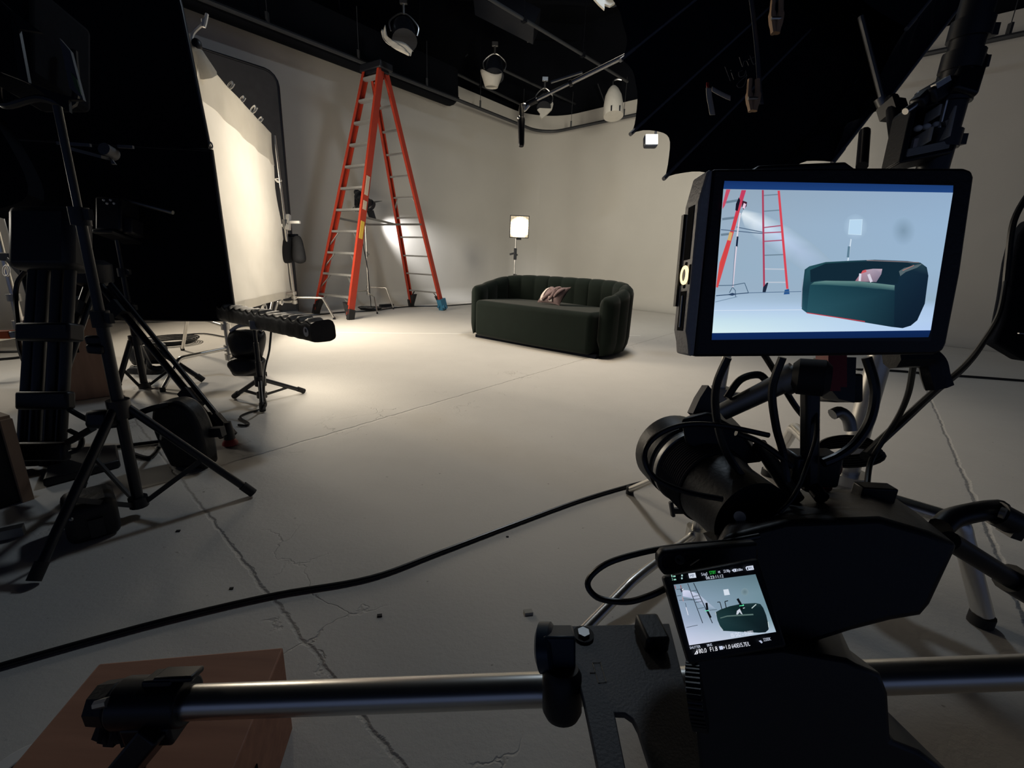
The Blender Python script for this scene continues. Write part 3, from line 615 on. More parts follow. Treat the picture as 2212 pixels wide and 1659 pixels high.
# stand poles that carry the flags (mostly hidden behind them)
pa = Vector((r1.x-.55, r1.y-.02, 0))
CB = G(501, 806); CB.z = 0
c_stand('c_stand', 'chrome C-stand under the big black flag, its bent legs standing on the brightest floor', CB, 2.2, [G(395, 757), G(352, 846), G(572, 812)], [VB(497, 705, CB).z, VB(490, 752, CB).z, VB(505, 770, CB).z], r=.017)

# sandbag hung on that base
def sandbag(label, c, w, h, mat_='black_sleeve'):
    c = Vector(c); o = thing('sandbag', label, 'sandbag', c-UP*h, None)
    def half_(off, hh, nm):
        m = MB()
        def fn(u, v):
            a = u*2*math.pi; e = lambda k, q: math.copysign(abs(k)**q, k); t = v-.5
            prof_ = (1-abs(2*t)**3.5)**.5*.8+.2 if abs(t) < .5 else .2
            return c+RT*(e(math.cos(a), .7)*w*.5)*(.92+.08*math.sin(v*5))+UP*(off-hh*v*1.)+FW*(e(math.sin(a), .7)*.055*prof_)+UP*.012*math.sin(a*3+v*4)
        m.grid(fn, 24, 10, cu=True); m.add([fn(i/24, 1) for i in range(24)], [tuple(range(24))]); m.add([fn(i/24, 0) for i in range(24)], [tuple(range(24))]); return m.build(nm, mat_, o)
    half_(.02, h*.62, 'bag'); b = half_(-h*.62, h*.4, 'bag')
    m = MB(); m.tube(smooth([c-RT*w*.45+UP*.02, c-RT*w*.2+UP*.055, c+RT*w*.2+UP*.06, c+RT*w*.45+UP*.02], 5), .012, 8); m.build('handle', 'white_tape', o)
    return o
sandbag('black sandbag hanging on chrome legs just left of the small strip light stand', D(533, 722, 2.95), .24, .26)
sandbag('crumpled black sandbag slung between stand legs near the upright wooden box', D(318, 752, 3.3), .28, .22)
# coil and cable on the bright floor
m = MB(); c = G(372, 742)
for k in range(4): m.tube(smooth([c+Vector((math.cos(a)*(.17+.015*k), math.sin(a)*(.2+.012*k), .012+.012*k)) for a in [i*math.pi/4 for i in range(8)]], 3, True), .007, 6, True)
m.tube(smooth([c+Vector((.1, .1, .02)), G(395, 727)+Vector((0, 0, .012)), G(440, 723)+Vector((0, 0, .012)), G(485, 730)+Vector((0, 0, .012))], 5), .007, 6)
tag(m.build('cable_coil', 'cable_rubber'), 'coiled black cable with a plug on the bright floor under the big flag', 'cable coil')

# strip softbox on a small black stand
SS = G(568, 872); SS.z = 0; stt = VB(562, 700, SS).z
light_stand('light_stand', 'small black light stand holding the long black strip light, centre left', SS, stt, [G(506, 861), G(657, 849), G(568, 892)], VB(570, 822, SS).z, .017, low=VB(572, 853, SS).z, knobs=False)
o = thing('strip_light', 'long black sleeved strip light lying across the top of the small stand', 'strip light', (SS.x, SS.y, stt))
nr = D(698, 716, 2.16); fa = D(474, 672, 3.12); ax = (nr-fa).normalized(); sx, sy, _ = frame(ax); sy = Vector((0, 0, 1))-ax*ax.z; sy.normalize(); sx = sy.cross(ax)
L_ = (nr-fa).length
def sleeve(u, v):
    a = u*2*math.pi+math.pi/4; e = lambda k: math.copysign(abs(k)**.45, k); s = .060*(1+.05*noise.noise(Vector((u*9, v*30, 0))))
    top = max(0, math.sin(a)); return fa+ax*(v*L_)+sx*e(math.cos(a))*s*1.05+sy*(e(math.sin(a))*s*.85+top*.012*math.sin(v*95+math.cos(a)*3)*(.4+.6*math.sin(v*9)**2))
m = MB(); m.grid(sleeve, 32, 120, cu=True); m.add([sleeve(i/32, 1) for i in range(32)], [tuple(range(32))]); m.add([sleeve(i/32, 0) for i in range(32)], [tuple(range(32))]); m.build('sleeve', 'black_sleeve', o, ang=50)
sf = sx if sx.dot(FW) < 0 else -sx; bc_ = nr-ax*.045+sf*.060
m = MB(); m.cyl(bc_, bc_+sf*.005, .024, n=24); m.build('end_badge', 'white_plastic', o)
m = MB(); m.cyl(bc_+sf*.005+sy*.006+ax*.004, bc_+sf*.006+sy*.006+ax*.004, .010, n=9); m.build('badge_mark', 'black_plastic', o)
j = D(565, 700, 2.6); m = MB(); m.bar(j-RT*.05, j+RT*.05, .09, .06); m.bar(j-UP*.03, j+UP*.05-RT*.02, .03, .08); tag(m.build('stand_mount', 'dull_steel', bevel=.008), 'shiny metal mount joining the strip light to its small stand', 'mount')
m = MB(); m.tube(smooth([j+RT*.06, D(583, 745, 2.6), D(580, 765, 2.58), D(572, 800, 2.55), D(570, 850, 2.5), G(566, 882)+Vector((.02, 0, .01)), G(535, 895)+Vector((0, 0, .008)), G(519, 905)+Vector((0, 0, .008)), G(537, 917)+Vector((0, 0, .008)), G(533, 922)+Vector((0, 0, .008)), G(515, 921)+Vector((0, 0, .008))], 6), .006, 6)
tag(m.build('lamp_cable', 'cable_rubber'), 'thin black cable dropping from the strip light to the floor beside its stand', 'cable')

# black stand in the mid left with a small lamp head
S2 = G(313, 838); S2.z = 0; t2 = VB(236, 512, S2).z
light_stand('light_stand', 'black light stand before the big flag, legs on the bright floor near the wooden box', S2, t2, [G(252, 850), G(440, 826), S2+Vector((-.25, .38, 0))], VB(290, 735, S2).z, .02, low=VB(312, 832, S2).z)
hp = VB(255, 470, S2); o = thing('studio_lamp', 'small black lamp head with a lit row of buttons on top of the mid-left stand', 'lamp', hp-UP*.12)
m = MB(); m.obox(hp, RT*.075, UP*.1, FW*.07); m.obox(hp+RT*.09-UP*.06, RT*.03, UP*.05, FW*.05); m.bar(hp-UP*.1, hp-UP*.13, .22, .12); m.build('housing', 'black_plastic', o, bevel=.012)
for k in range(4): m = MB(); m.ball(hp-FW*.072+UP*(.075-.02*(k % 2))+RT*(-.02+.02*k), .007); m.build('button', 'white_plastic', o)
m = MB(); m.cyl(hp+UP*.12-RT*.01, hp+RT*.33+UP*.03, .012, n=10); m.build('handle_bar', 'dull_steel', o)

# tripod with twin-tube legs and a red foot
RF = G(498, 962); AP = D(198, 592, 2.32)
tp = thing('tripod', 'large black twin-tube tripod leaning into view, one leg ending in a red foot', 'tripod', (RF.x, RF.y, 0))
def twin_leg(a, b, r, mat_='black_metal', red=False, gap=.028):
    a, b = Vector(a), Vector(b); d = (b-a).normalized(); s = d.cross(FW).normalized(); L = (b-a).length
    m = MB(); m.cyl(a, b-d*.16, r, r, 14); m.cyl(a+d*L*.1+s*gap*1.6, a+d*L*.93+s*gap*1.5, r*.72, r*.72, 12)
    lg = m.build('leg', mat_, tp)
    m = MB(); m.bar(a+d*L*.70, a+d*L*.78, r*4.2, r*3.2, s); m.build('lock', 'black_plastic', lg)
    m = MB(); m.bar(a+d*L*.19, a+d*L*.26, r*4.6, r*3.4, s); m.build('lock', 'black_plastic', lg)
    m = MB(); m.cyl(b-d*.2, b-d*.06, r*1.5, r*1.2, 14); m.bar(b-d*.17+s*r*2.2, b-d*.03+s*r*2.4, .035, .03, s); m.build('foot_joint', 'black_plastic', lg)
    m = MB(); m.lathe([(r*1.2, 0), (r*2.0, .02), (r*2.1, .03), (r*1.7, .036)], b+Vector((0, 0, .038)), (0, 0, -1), 20); jb = MB(); jb.lathe([(r*.9, 0), (r*1.2, .03), (r*1.5, .085)], b+Vector((0, 0, .12)), (0, 0, -1), 16); jb.build('foot_cup', 'black_plastic', lg); m.build('rubber_foot', 'red_plastic' if red else 'rubber', lg)['label'] = 'red rubber foot' if red else 'rubber foot'
twin_leg(AP, RF+Vector((0, 0, .0)), .0165, red=True)
twin_leg(AP, (-2.95, 2.75, 0), .0165); twin_leg(AP, G(62, 985), .0165)
m = MB(); m.lathe([(.05, -.06), (.085, -.04), (.09, .05), (.06, .07)], AP, (0, 0, 1), 20); m.build('crown', 'black_plastic', tp)

# near-left tripod seen leg-on: three thick tubes side by side
nt_ = thing('tripod', 'heavy black tripod at the left edge, its thick parallel leg tubes side by side', 'tripod', G(95, 1000))
nt_.location.z = 0; WO[nt_.name] = Vector(nt_.location)
def barpx(name, a, da, b, db, r, par, mat_='black_metal', n=12, r2=None):
    m = MB(); m.cyl(D(*a, da), D(*b, db), r, r2 or r, n); return m.build(name, mat_, par)
zt_ = 1.75; zb_ = 1.62
for (xa, xb, r) in ((76, 56, .021), (97, 80, .021), (128, 112, .022), (154, 137, .02)):
    m = MB(); a = D(xa, 560, zt_+.1); b = G(xb-6, 1015); b = b+Vector((0, 0, .02)); m.cyl(a, b, r, r, 12); lg = m.build('leg', 'black_metal', nt_)
    f = MB(); d = (b-a).normalized(); f.cyl(b-d*.1, b, r*1.25, r*1.25, 12); f.build('rubber_foot', 'rubber', lg)
for y, h in ((718, .07), (865, .04), (975, .04)):
    dep = 1.78-(y-560)*.00022; m = MB(); a, b = D(52-(y-700)*.06, y, dep), D(168-(y-700)*.08, y, dep); m.bar(a, b, h, .07, UP); m.build('spreader', 'black_plastic', nt_, bevel=.01)
m = MB(); m.obox(D(112, 520, 1.86), RT*.13, UP*.13, FW*.06); m.build('head', 'black_plastic', nt_, bevel=.03)
# second dark upright mass above it: boxy black lamp with barn doors
LH_ = D(80, 110, 1.7); o = thing('barn_door_lamp', 'black boxy lamp head with grey-edged barn doors at the top left corner', 'lamp', LH_-UP*.2)
m = MB(); m.obox(LH_, RT*.1, UP*.17, FW*.12); m.build('housing', 'black_cloth', o, bevel=.02)
for pts, mt in ((((128, 82), (152, 110), (180, 216), (150, 190)), 'dark_plastic'), (((0, 155), (60, 178), (150, 242), (148, 215), (180, 216), (120, 200)), 'black_plastic'), (((0, 0), (22, 20), (90, 70), (40, 62)), 'black_plastic'), (((22, 20), (40, 62), (62, 180), (40, 170)), 'black_plastic')):
    ps = [D(x, y, 1.5) for x, y in pts]; m = MB(); m.prism(ps, FW*.01); m.build('barn_door', mt, o)
ps = [D(x, y, 1.497) for x, y in ((152, 155), (166, 172), (176, 206), (163, 190))]; m = MB(); m.prism(ps, FW*.002)  # green glint on the door leaf, put into colour as a thin patch
mat('green_glint', (.06, .12, .05), .6); m.build('label', 'green_glint', o)['label'] = 'greenish glint painted on a barn door'
m = MB(); yb = D(84, 212, 1.66); m.tube(smooth([LH_-RT*.14, LH_-RT*.14-UP*.2, yb, LH_+RT*.14-UP*.2, LH_+RT*.14], 6), .012, 8); m.build('yoke', 'black_metal', o)
# tall stand whose pole runs past the upright box
S1 = G(305, 1112); S1.z = 0; t1 = VB(86, 222, S1).z; dtop = VB(86, 222, S1)
light_stand('light_stand', 'tall black light stand in the left foreground with wide splayed legs', S1, t1, [G(548, 1072), G(75, 1264), S1+Vector((-.33, .12, 0))], VB(246, 884, S1).z, .0165, low=.05)
hb = VB(246, 905, S1); m = MB(); m.obox(hb-RT*.028, RT*.04, UP*.03, FW*.035); tag(m.build('stand_brake', 'black_plastic', bevel=.015), 'chunky black leg joint block on the tall left stand', 'mount')
c = VB(214, 735, S1); m = MB(); m.bar(c-RT*.04, c+RT*.012, .018, .03); m.bar(c-RT*.036-UP*.026, c+RT*.014-UP*.03, .018, .03); tag(m.build('stand_clamp', 'black_plastic', bevel=.008), 'black double clamp on the tall left stand in front of the wooden box', 'clamp')
# dark arms and grips lost in the shade of the flags
for nm, a, b, dep, w, lab in (('flat_bar', (140, 318), (228, 341), 2.2, .045, 'flat grey grip arm catching light in the dark left, pointing right'), ('steel_rod', (124, 309), (196, 314), 2.2, .012, 'thin grey rod just above the flat grip arm at left'), ('steel_rod', (255, 316), (288, 318), 2.25, .012, 'short grey rod right of the flat grip arm at left')):
    m = MB(); m.bar(D(*a, dep), D(*b, dep), w, .014); tag(m.build(nm, 'dark_plastic'), lab, 'grip arm')
gk = D(236, 328, 2.22); o = thing('grip_head', 'small grey knuckle with a dangling tag at the end of the flat grip arm', 'clamp', gk)
m = MB(); m.cyl(gk-FW*.03, gk+FW*.03, .03, n=14); m.build('disc', 'dark_plastic', o); m = MB(); m.prism([gk-UP*.02, gk-UP*.06+RT*.03, gk-UP*.06+RT*.01], FW*.01); m.build('tab', 'dull_steel', o)

# wooden box standing on end
bA, bB, bC = G(157, 868), G(244, 856), G(270, 849); bt = VB(236, 684, bB).z
o = thing('apple_box', 'brown wooden apple box standing upright behind the left stands', 'wooden box', (bA+bC)/2); fx = (bB-bA).normalized(); fy = Vector((-fx.y, fx.x, 0))
bp_ = bB-fx*.30; dz = Vector((0, 0, bt))
m = MB(); m.prism([bp_+Vector((0, 0, .001)), bB+Vector((0, 0, .001)), bB+fy*.2+Vector((0, 0, .001)), bp_+fy*.2+Vector((0, 0, .001))], dz); m.build('box', 'box_wood_upright', o, bevel=.006)
m = MB(); c = (bp_+bB)/2+dz*.62-fy*.0015; m.obox(c, fx*.045, Vector((0, 0, .014)), fy*.002); m.build('hand_hole', 'black_cloth', o)
# rounded black equipment bag
g0, g1 = G(366, 1012), G(444, 1017); bx = (g1-g0).normalized(); by = Vector((-bx.y, bx.x, 0)); bw = (g1-g0).length
o = thing('equipment_bag', 'rounded black equipment bag standing on the floor between the tripod legs', 'bag', (g0+g1)/2)
hgt = VB(400, 868, (g0+g1)/2).z
pr = [(-.0, 0), (bw, 0), (bw*1.02, hgt*.35), (bw*.98, hgt*.62), (bw*.82, hgt*.86), (bw*.55, hgt*.99), (bw*.2, hgt*1.0), (-.03*1, hgt*.9), (-.05, hgt*.6), (-.03, hgt*.3)]
m = MB(); m.prism([g0+bx*a-bx*.0+Vector((0, 0, b+.001)) for a, b in pr[:2]]+[p for p in smooth([g0+bx*a+Vector((0, 0, b+.001)) for a, b in pr[1:]], 4)][1:], by*.09); m.build('body', 'black_sleeve', o, bevel=.02, seg=3)
m = MB(); m.tube(smooth([g0+bx*.02+by*.07+Vector((0, 0, hgt*.9)), D(330, 882, 1.75), D(280, 900, 1.7), D(255, 905, 1.66)], 5), .012, 8); m.build('strap', 'black_cloth', o)
m = MB(); m.bar(g1+Vector((0, 0, hgt*.5))+by*.07, g1+bx*.05+Vector((0, 0, hgt*.52))+by*.07, .03, .04); m.build('buckle', 'black_plastic', o)
m = MB(); m.tube(smooth([D(352, 935, 1.7), G(348, 975)+Vector((0, 0, .03)), G(325, 993)+Vector((0, 0, .01)), G(290, 985)+Vector((0, 0, .01))], 5), .009, 6); m.tube(smooth([G(362, 956)+Vector((0, 0, .01)), G(250, 970)+Vector((0, 0, .01)), G(170, 985)+Vector((0, 0, .01))], 4), .008, 6)
tag(m.build('floor_cable', 'cable_rubber'), 'black cable looping on the floor beside the rounded equipment bag', 'cable')
m = MB(); m.tube(smooth([D(150, 885, 1.72), D(200, 910, 1.7), D(245, 905, 1.65)], 5), .01, 6); m.tube(smooth([D(150, 930, 1.7), D(175, 945, 1.68), D(172, 968, 1.66), D(150, 978, 1.64)], 5), .009, 6); m.bar(D(148, 955, 1.66), D(200, 925, 1.62), .02, .02)
tag(m.build('hanging_cable', 'cable_rubber'), 'black cables slung between the heavy tripod and the tall stand at left', 'cable')
# camera case low in the left foreground
c0 = G(150, 1188); c1 = G(268, 1152); cxx = (c1-c0).normalized(); cyy = Vector((-cxx.y, cxx.x, 0)); cw = (c1-c0).length
o = thing('camera_bag', 'squat black camera bag on the floor under the tall left stand', 'bag', (c0+c1)/2); chh = VB(150, 1075, c0).z
m = MB(); m.prism([c0+Vector((0, 0, .001)), c1+Vector((0, 0, .001)), c1+cyy*.16+Vector((0, 0, .001)), c0+cyy*.16+Vector((0, 0, .001))], Vector((0, 0, min(chh, .13)))); m.build('body', 'black_sleeve', o, bevel=.025, seg=3)
m = MB(); m.ball(c0+cxx*.02+Vector((0, 0, .1))-cyy*.004, .006); m.build('stud', 'dull_steel', o)
m = MB(); m.obox(c0+cxx*cw*.55-cyy*.004+Vector((0, 0, .05)), cxx*.018, Vector((0, 0, .03)), cyy*.004); m.build('pocket_flap', 'black_plastic', o)
# flat black slab on the floor behind it
q = [G(95, 1055), G(262, 1010), G(255, 975), G(120, 985)]; m = MB(); m.prism([p+Vector((0, 0, .001)) for p in q], Vector((0, 0, .035))); tag(m.build('flat_slab', 'black_plastic', bevel=.008), 'flat black slab lying on the floor between the left tripods', 'case')
# pale-edged crate at the left edge
q0, q1 = G(58, 1080), G(-60, 1120); kx = (q1-q0).normalized(); ky = Vector((-kx.y, kx.x, 0)); 
if ky.y < 0: ky = -ky
kh = VB(6, 885, G(20, 1060)).z
o = thing('wooden_crate', 'dark wooden crate with a pale front edge at the far left', 'crate', q0)
kw = .5
m = MB(); m.prism([q0, q0+kx*kw, q0+kx*kw+ky*.32, q0+ky*.32], Vector((0, 0, kh))); cr_ = m.build('box', 'black_plastic', o, bevel=.004)
m = MB(); m.bar(q0+ky*.0+Vector((0, 0, 0)), q0+Vector((0, 0, kh)), .03, .03, kx); m.bar(q0+Vector((0, 0, kh)), q0+ky*.32+Vector((0, 0, kh)), .03, .02); m.build('edge_strip', 'wood_pale', o)
# floor strip catching light at far left
m = MB(); a, b = G(-20, 1172), G(55, 1155); m.bar(a+Vector((0, 0, .02)), b+Vector((0, 0, .02)), .03, .03); tag(m.build('metal_bar', 'dull_steel'), 'short grey metal bar low on the floor at the left edge', 'bar')
# orange bar and chrome stand at the left edge
m = MB(); m.bar(D(-30, 723, 2.4), D(30, 722, 2.4), .055, .04); m.bar(D(30, 722, 2.4), D(42, 722, 2.4), .05, .035, mi=1); tag(m.build('orange_beam', ['orange_paint', 'dull_steel'], bevel=.004), 'orange bar end poking in at the left edge', 'beam')
LB_ = G(70, 800); LB_.z = 0
c_stand('c_stand', 'chrome C-stand with tied cords at the far left edge', LB_, VB(-12, 500, LB_).z, [G(150, 830), G(-60, 830), LB_+Vector((.0, .45, 0))], [.34, .26, .3], r=.022)
o = thing('cord_loop', 'pale cord loop tied to the chrome stand at the far left edge', 'cord', D(15, 585, 3.0))
m = MB(); c = D(14, 585, 3.0); m.tube(smooth([c+RT*math.cos(a)*.02+UP*math.sin(a)*.035 for a in [i*math.pi/4 for i in range(8)]], 3, True), .006, 6, True); m.build('loop', 'white_tape', o)
m = MB(); c = D(40, 560, 3.0); m.tube(smooth([c+RT*math.cos(a)*.025+UP*math.sin(a)*.028 for a in [i*math.pi/4 for i in range(8)]], 3, True), .006, 6, True); m.build('loop', 'white_tape', o)
m = MB(); m.bar(D(-10, 553, 2.95), D(28, 556, 2.95), .05, .05); m.bar(D(25, 560, 2.95), D(66, 606, 2.95), .05, .04); m.bar(D(30, 562, 2.9), D(62, 596, 2.9), .006, .01, mi=1); tag(m.build('grip_head', ['black_metal', 'chrome'], bevel=.004), 'black grip head across the chrome stand at the far left edge', 'clamp')
m = MB(); m.tube(smooth([D(60, 580, 2.6), D(38, 610, 2.6), D(34, 650, 2.6), D(38, 700, 2.55), D(42, 750, 2.5), D(56, 790, 2.45)], 5), .012, 8); tag(m.build('hanging_cable', 'cable_rubber'), 'black cable curving down beside the chrome stand at the far left', 'cable')
m = MB(); m.tube(smooth([G(-20, 763)+Vector((0, 0, .01)), G(30, 762)+Vector((0, 0, .01)), G(90, 760)+Vector((0, 0, .01))], 4), .009, 6); m.tube(smooth([G(-20, 780)+Vector((0, 0, .01)), G(30, 776)+Vector((0, 0, .01)), G(90, 768)+Vector((0, 0, .01))], 4), .009, 6)
tag(m.build('floor_cable', 'cable_rubber'), 'pair of black cables on the bright floor at the left edge', 'cable')
# rounded black soft reflector filling the left edge
m = MB(); ps = [D(x, y, 2.3) for x, y in ((-40, 240), (30, 330), (60, 420), (-10, 452), (-40, 440))]; m.prism(smooth(ps, 4, True), FW*.08); tag(m.build('black_reflector', 'black_cloth'), 'black soft panel filling the left edge below the barn-door lamp', 'reflector')

# ================================================================ RIGHT SIDE
# big black fabric softbox overhead
WV = (RT*1.97+UP*2.11+FW*1.0).normalized()
rim = [(1300, -40, 2.05), (1343, 128, 1.98), (1365, 287, 1.86), (1437, 383, 1.80), (1640, 430, 1.74), (1800, 350, 1.74), (1903, 237, 1.8), (1960, 60, 1.9), (1700, -160, 2.05), (1450, -160, 2.1)]
RP = [D(*q) for q in rim]; RC = sum(RP, Vector())/len(RP)
sb = thing('softbox', 'huge black fabric softbox with ribs hanging over the top right of the studio', 'softbox', RC)
def span(i, t):
    a, b = RP[i], RP[(i+1) % len(RP)]; sag = [.04, .035, .11, .05, .04, .03, .02, .02, .02, .02][i]; p = a.lerp(b, t); return p+(RC-p).normalized()*sag*math.sin(math.pi*t)**.8
LEN = 1.5
for i in range(len(RP)):
    def fn(u, v, i=i):
        p = span(i, u)+WV*(LEN*v); w = .02*max(0, math.sin(v*44+u*5+i))**3*math.sin(math.pi*u)**.5+.02*noise.noise(Vector((v*9, u*2, i)))*math.sin(math.pi*u)
        return p+(RC+WV*LEN*v-p).normalized()*(w+.012)*math.sin(math.pi*u)**.4
    m = MB(); m.grid(fn, 12, 60); m.build('side_panel', 'softbox_cloth', sb, ang=180)
    m = MB(); m.cyl(RP[i]-WV*.01, RP[i]+WV*LEN, .0065, n=8); m.cyl(RP[i]-WV*.012, RP[i]+WV*.1, .0085, n=8); m.build('rib', 'rib_grey', sb)
m = MB(); m.add([RC+WV*LEN*.97]+[span(i, t)+WV*LEN*.9 for i in range(len(RP)) for t in (0, .25, .5, .75)], [(0, 1+j, 1+(j+1) % (4*len(RP))) for j in range(4*len(RP))]); m.build('inner_cloth', 'softbox_cloth', sb, ang=180)
m = MB(); m.add([span(i, t)+WV*LEN for i in range(len(RP)) for t in (0, .5)], [tuple(range(2*len(RP)))]); m.build('back_cloth', 'black_cloth', sb)
def onsb(x, y, off=.02):   # point on the softbox side facing the camera
    return D(x, y, 1.70-off)
m = MB()
for pts in (((1566, 144), (1572, 160), (1578, 175)), ((1580, 157), (1585, 172)), ((1604, 152), (1596, 156), (1598, 166), (1608, 163), (1611, 152), (1612, 170), (1606, 186), (1596, 189), (1592, 183), (1600, 174), (1614, 162)), ((1597, 123), (1604, 144), (1607, 133), (1613, 132), (1617, 142)), ((1620, 120), (1627, 138), (1632, 137))):
    m.tube(smooth([onsb(*q) for q in pts], 4), .0012, 5)
m.tube([onsb(1578.5, 151), onsb(1579.5, 153.5)], .0014, 5); m.tube([onsb(1617, 129), onsb(1630, 123)], .0011, 5)
m.build('handwriting', 'dark_plastic', sb)['label'] = 'handwritten word light in grey'
def strip(pts, w, mt, nm, lab, dep=1.66, side=RT, cat='tape'):
    ps = smooth([D(x, y, dep) for x, y in pts], 4); m = MB(); n = len(ps); m.grid(lambda u, v: ps[round(v*(n-1))]+side*(u-.5)*w, 2, n-1); return tag(m.build(nm, mt, solid=.002), lab, cat)
strip([(1531, 190), (1532, 208), (1536, 230), (1539, 248)], .02, 'white_paper', 'tape_strip', 'white tape tail hanging straight down on the black softbox')
strip([(1538, 192), (1552, 200), (1568, 208), (1578, 212)], .018, 'white_paper', 'tape_strip', 'white tape tail flapping right on the black softbox', side=UP)
strip([(1529, 178), (1530, 190), (1545, 198), (1560, 200)], .01, 'red_plastic', 'tape_strip', 'dark red tape above the two white tails on the softbox', 1.668)
strip([(1622, -5), (1628, 40), (1636, 120), (1641, 190), (1645, 225)], .016, 'dark_plastic', 'strap', 'grey strap running down across the black softbox beside the clothes pegs', 1.64, cat='strap')
m = MB(); m.tube(smooth([D(1859, 36, 1.5), D(1878, 110, 1.5), D(1895, 175, 1.5), D(1907, 222, 1.5)], 5), .009, 8); m.cyl(D(1900, 212, 1.5), D(1912, 238, 1.5), .017, n=10); tag(m.build('tension_rod', 'dull_steel'), 'grey rod crossing the dark right side of the softbox', 'rod')
def peg(px, dx, dy, label, dep=1.6):
    o = thing('clothes_peg', label, 'clothes peg', D(*px, dep), 'wooden pegs clipped to the softbox')
    for k, s in ((0, -1), (1, 1)):
        m = MB(); a = D(px[0]+s*8, px[1], dep-.01*k); b = D(px[0]+dx*.5+s*9, px[1]+dy*.5, dep-.01*k); c = D(px[0]+dx+s*3, px[1]+dy, dep); m.tube(smooth([a, b, c], 5), [.009]*5+[.013]*3+[.011]*3, 8); m.build('jaw', 'wood_pale', o)
    m = MB(); c = D(px[0]+dx*.6, px[1]+dy*.6, dep-.015); m.cyl(c-RT*.018, c+RT*.018, .006, n=8); m.build('spring', 'chrome', o)
peg((1628, 172), -2, 68, 'pale wooden clothes peg in the middle of the black softbox')
peg((1679, -8), -4, 80, 'pale wooden clothes peg at the top edge, right of the grey strap')
# boom pole with a hanging handle
b0, b1 = D(1352, 120, 2.9), D(1146, 222, 3.2); o = thing('boom_pole', 'pale boom pole reaching left from the softbox under the dark ceiling', 'boom pole', b1); bd = (b0-b1).normalized()
m = MB(); m.cyl(b1, b1.lerp(b0, .45), .011, n=12); m.cyl(b1.lerp(b0, .43), b0+bd*1.2, .0145, n=12); m.build('pole', 'steel_tube', o)
m = MB(); m.cyl(b1.lerp(b0, .43), b1.lerp(b0, .46), .022, n=12); m.cyl(b1-bd*.03, b1+bd*.05, .02, n=12); m.build('collar', 'black_metal', o)
m = MB(); m.bar(D(1190, 178, 3.1), D(1258, 156, 3.05), .022, .01); m.build('side_arm', 'dull_steel', o)
m = MB(); m.tube(smooth([b1, b1-bd*.05-UP*.03, D(1132, 226, 3.2), D(1126, 232, 3.2)], 4), .014, 8); m.build('hook', 'chrome', o)
hk = thing('drop_handle', 'black cylinder dangling from the tip of the pale boom pole', 'handle', D(1124, 318, 3.2))
m = MB(); m.lathe([(.017, 0), (.022, .02), (.024, .12), (.027, .19), (.024, .2)], D(1126, 316, 3.2), UP, 16); m.build('grip', 'black_plastic', hk)
m = MB(); m.lathe([(.019, .2), (.02, .26), (.012, .3)], D(1126, 316, 3.2), UP, 14); m.ball(D(1121, 254, 3.18), .012); m.build('ferrule', 'chrome', hk)

# tall roller stand on the right
RB = G(1779, 1210); RB.z = 0; tp_ = VB(2134, 25, RB); rl_ = VB(1901, 770, RB)-RB
rs = c_stand('roller_stand', 'tall thick chrome-and-black stand rising behind the camera monitor to the top right', RB, tp_.z+.5, [G(2116, 1347), G(1560, 1240), RB+Vector((.15, .62, 0))], [.27, .24, .3], r=.0295, mat_='chrome', group=None, lean=rl_, cat='light stand')
atr = lambda z: RB+rl_/rl_.z*z
m = MB(); z0 = VB(2035, 350, RB).z; m.cyl(atr(z0-.25), atr(tp_.z+.5), .034, n=16)
for yy in (60, 130, 200, 300): zz = VB(2134-(yy-25)*.31, yy, RB).z; m.cyl(atr(zz-.02), atr(zz+.02), .041, n=16); m.bar(atr(zz), atr(zz)+RT*(.06 if yy % 200 else -.06), .02, .025)
m.build('sleeve', 'black_metal', rs)
m = MB(); a = VB(2040, 335, RB); b = VB(2072, 205, RB); m.cyl(a-RT*.034-FW*.008, b-RT*.034-FW*.008, .006, n=8); m.build('cable_clip', 'chrome', rs)
cq = VB(2065, 175, RB); o = thing('super_clamp', 'black clamp with a chrome pin jutting left from the tall right stand', 'clamp', cq)
m = MB(); m.bar(cq-UP*.05-RT*.01, cq+UP*.05+RT*.02, .075, .06); m.bar(cq-RT*.02-UP*.01, cq-RT*.08-UP*.045, .05, .04); m.bar(cq-RT*.07-UP*.03, cq-RT*.1-UP*.06, .032, .03); m.build('body', 'black_metal', o, bevel=.008)
m = MB(); m.cyl(cq-RT*.1-UP*.058, cq-RT*.125-UP*.075, .008, n=10); m.build('pin', 'chrome', o)
m = MB(); m.bar(cq-RT*.075-UP*.03-FW*.022, cq-RT*.045-UP*.012-FW*.026, .014, .012); m.build('lever', 'chrome', o)
m = MB(); m.bar(cq-RT*.03-UP*.11, cq-UP*.095, .01, .02); m.build('jaw_edge', 'chrome', o)
bq = VB(1993, 290, (RB.x-.02, RB.y-.02)); o = thing('battery_plate', 'clear and black ballast box clamped to the tall right stand above the monitor', 'ballast', bq-UP*.07)
bx_, by_ = (RT*.96+UP*.2).normalized(), (UP*.97-RT*-.22).normalized()
m = MB()
for s in (-1, 1): m.obox(bq+bx_*s*.062, bx_*.008, by_*.072, FW*.03); m.obox(bq+by_*s*.068, bx_*.068, by_*.008, FW*.03)
m.obox(bq+FW*.026, bx_*.066, by_*.07, FW*.004); m.build('case', 'black_plastic', o, bevel=.004)
bn_ = (FW*.72+RT*.6-UP*.1).normalized(); bt_ = bn_.cross(by_).normalized()
m = MB(); m.obox(bq+by_*-.053-FW*.014, bx_*.054, by_*.011, FW*.016); m.build('clear_cover', 'silk', o, bevel=.002)
m = MB(); m.obox(bq+bx_*.03+by_*.0-FW*.022, FW*.026, by_*.038, RT*.003); m.build('clear_cover', 'silk', o, bevel=.001)
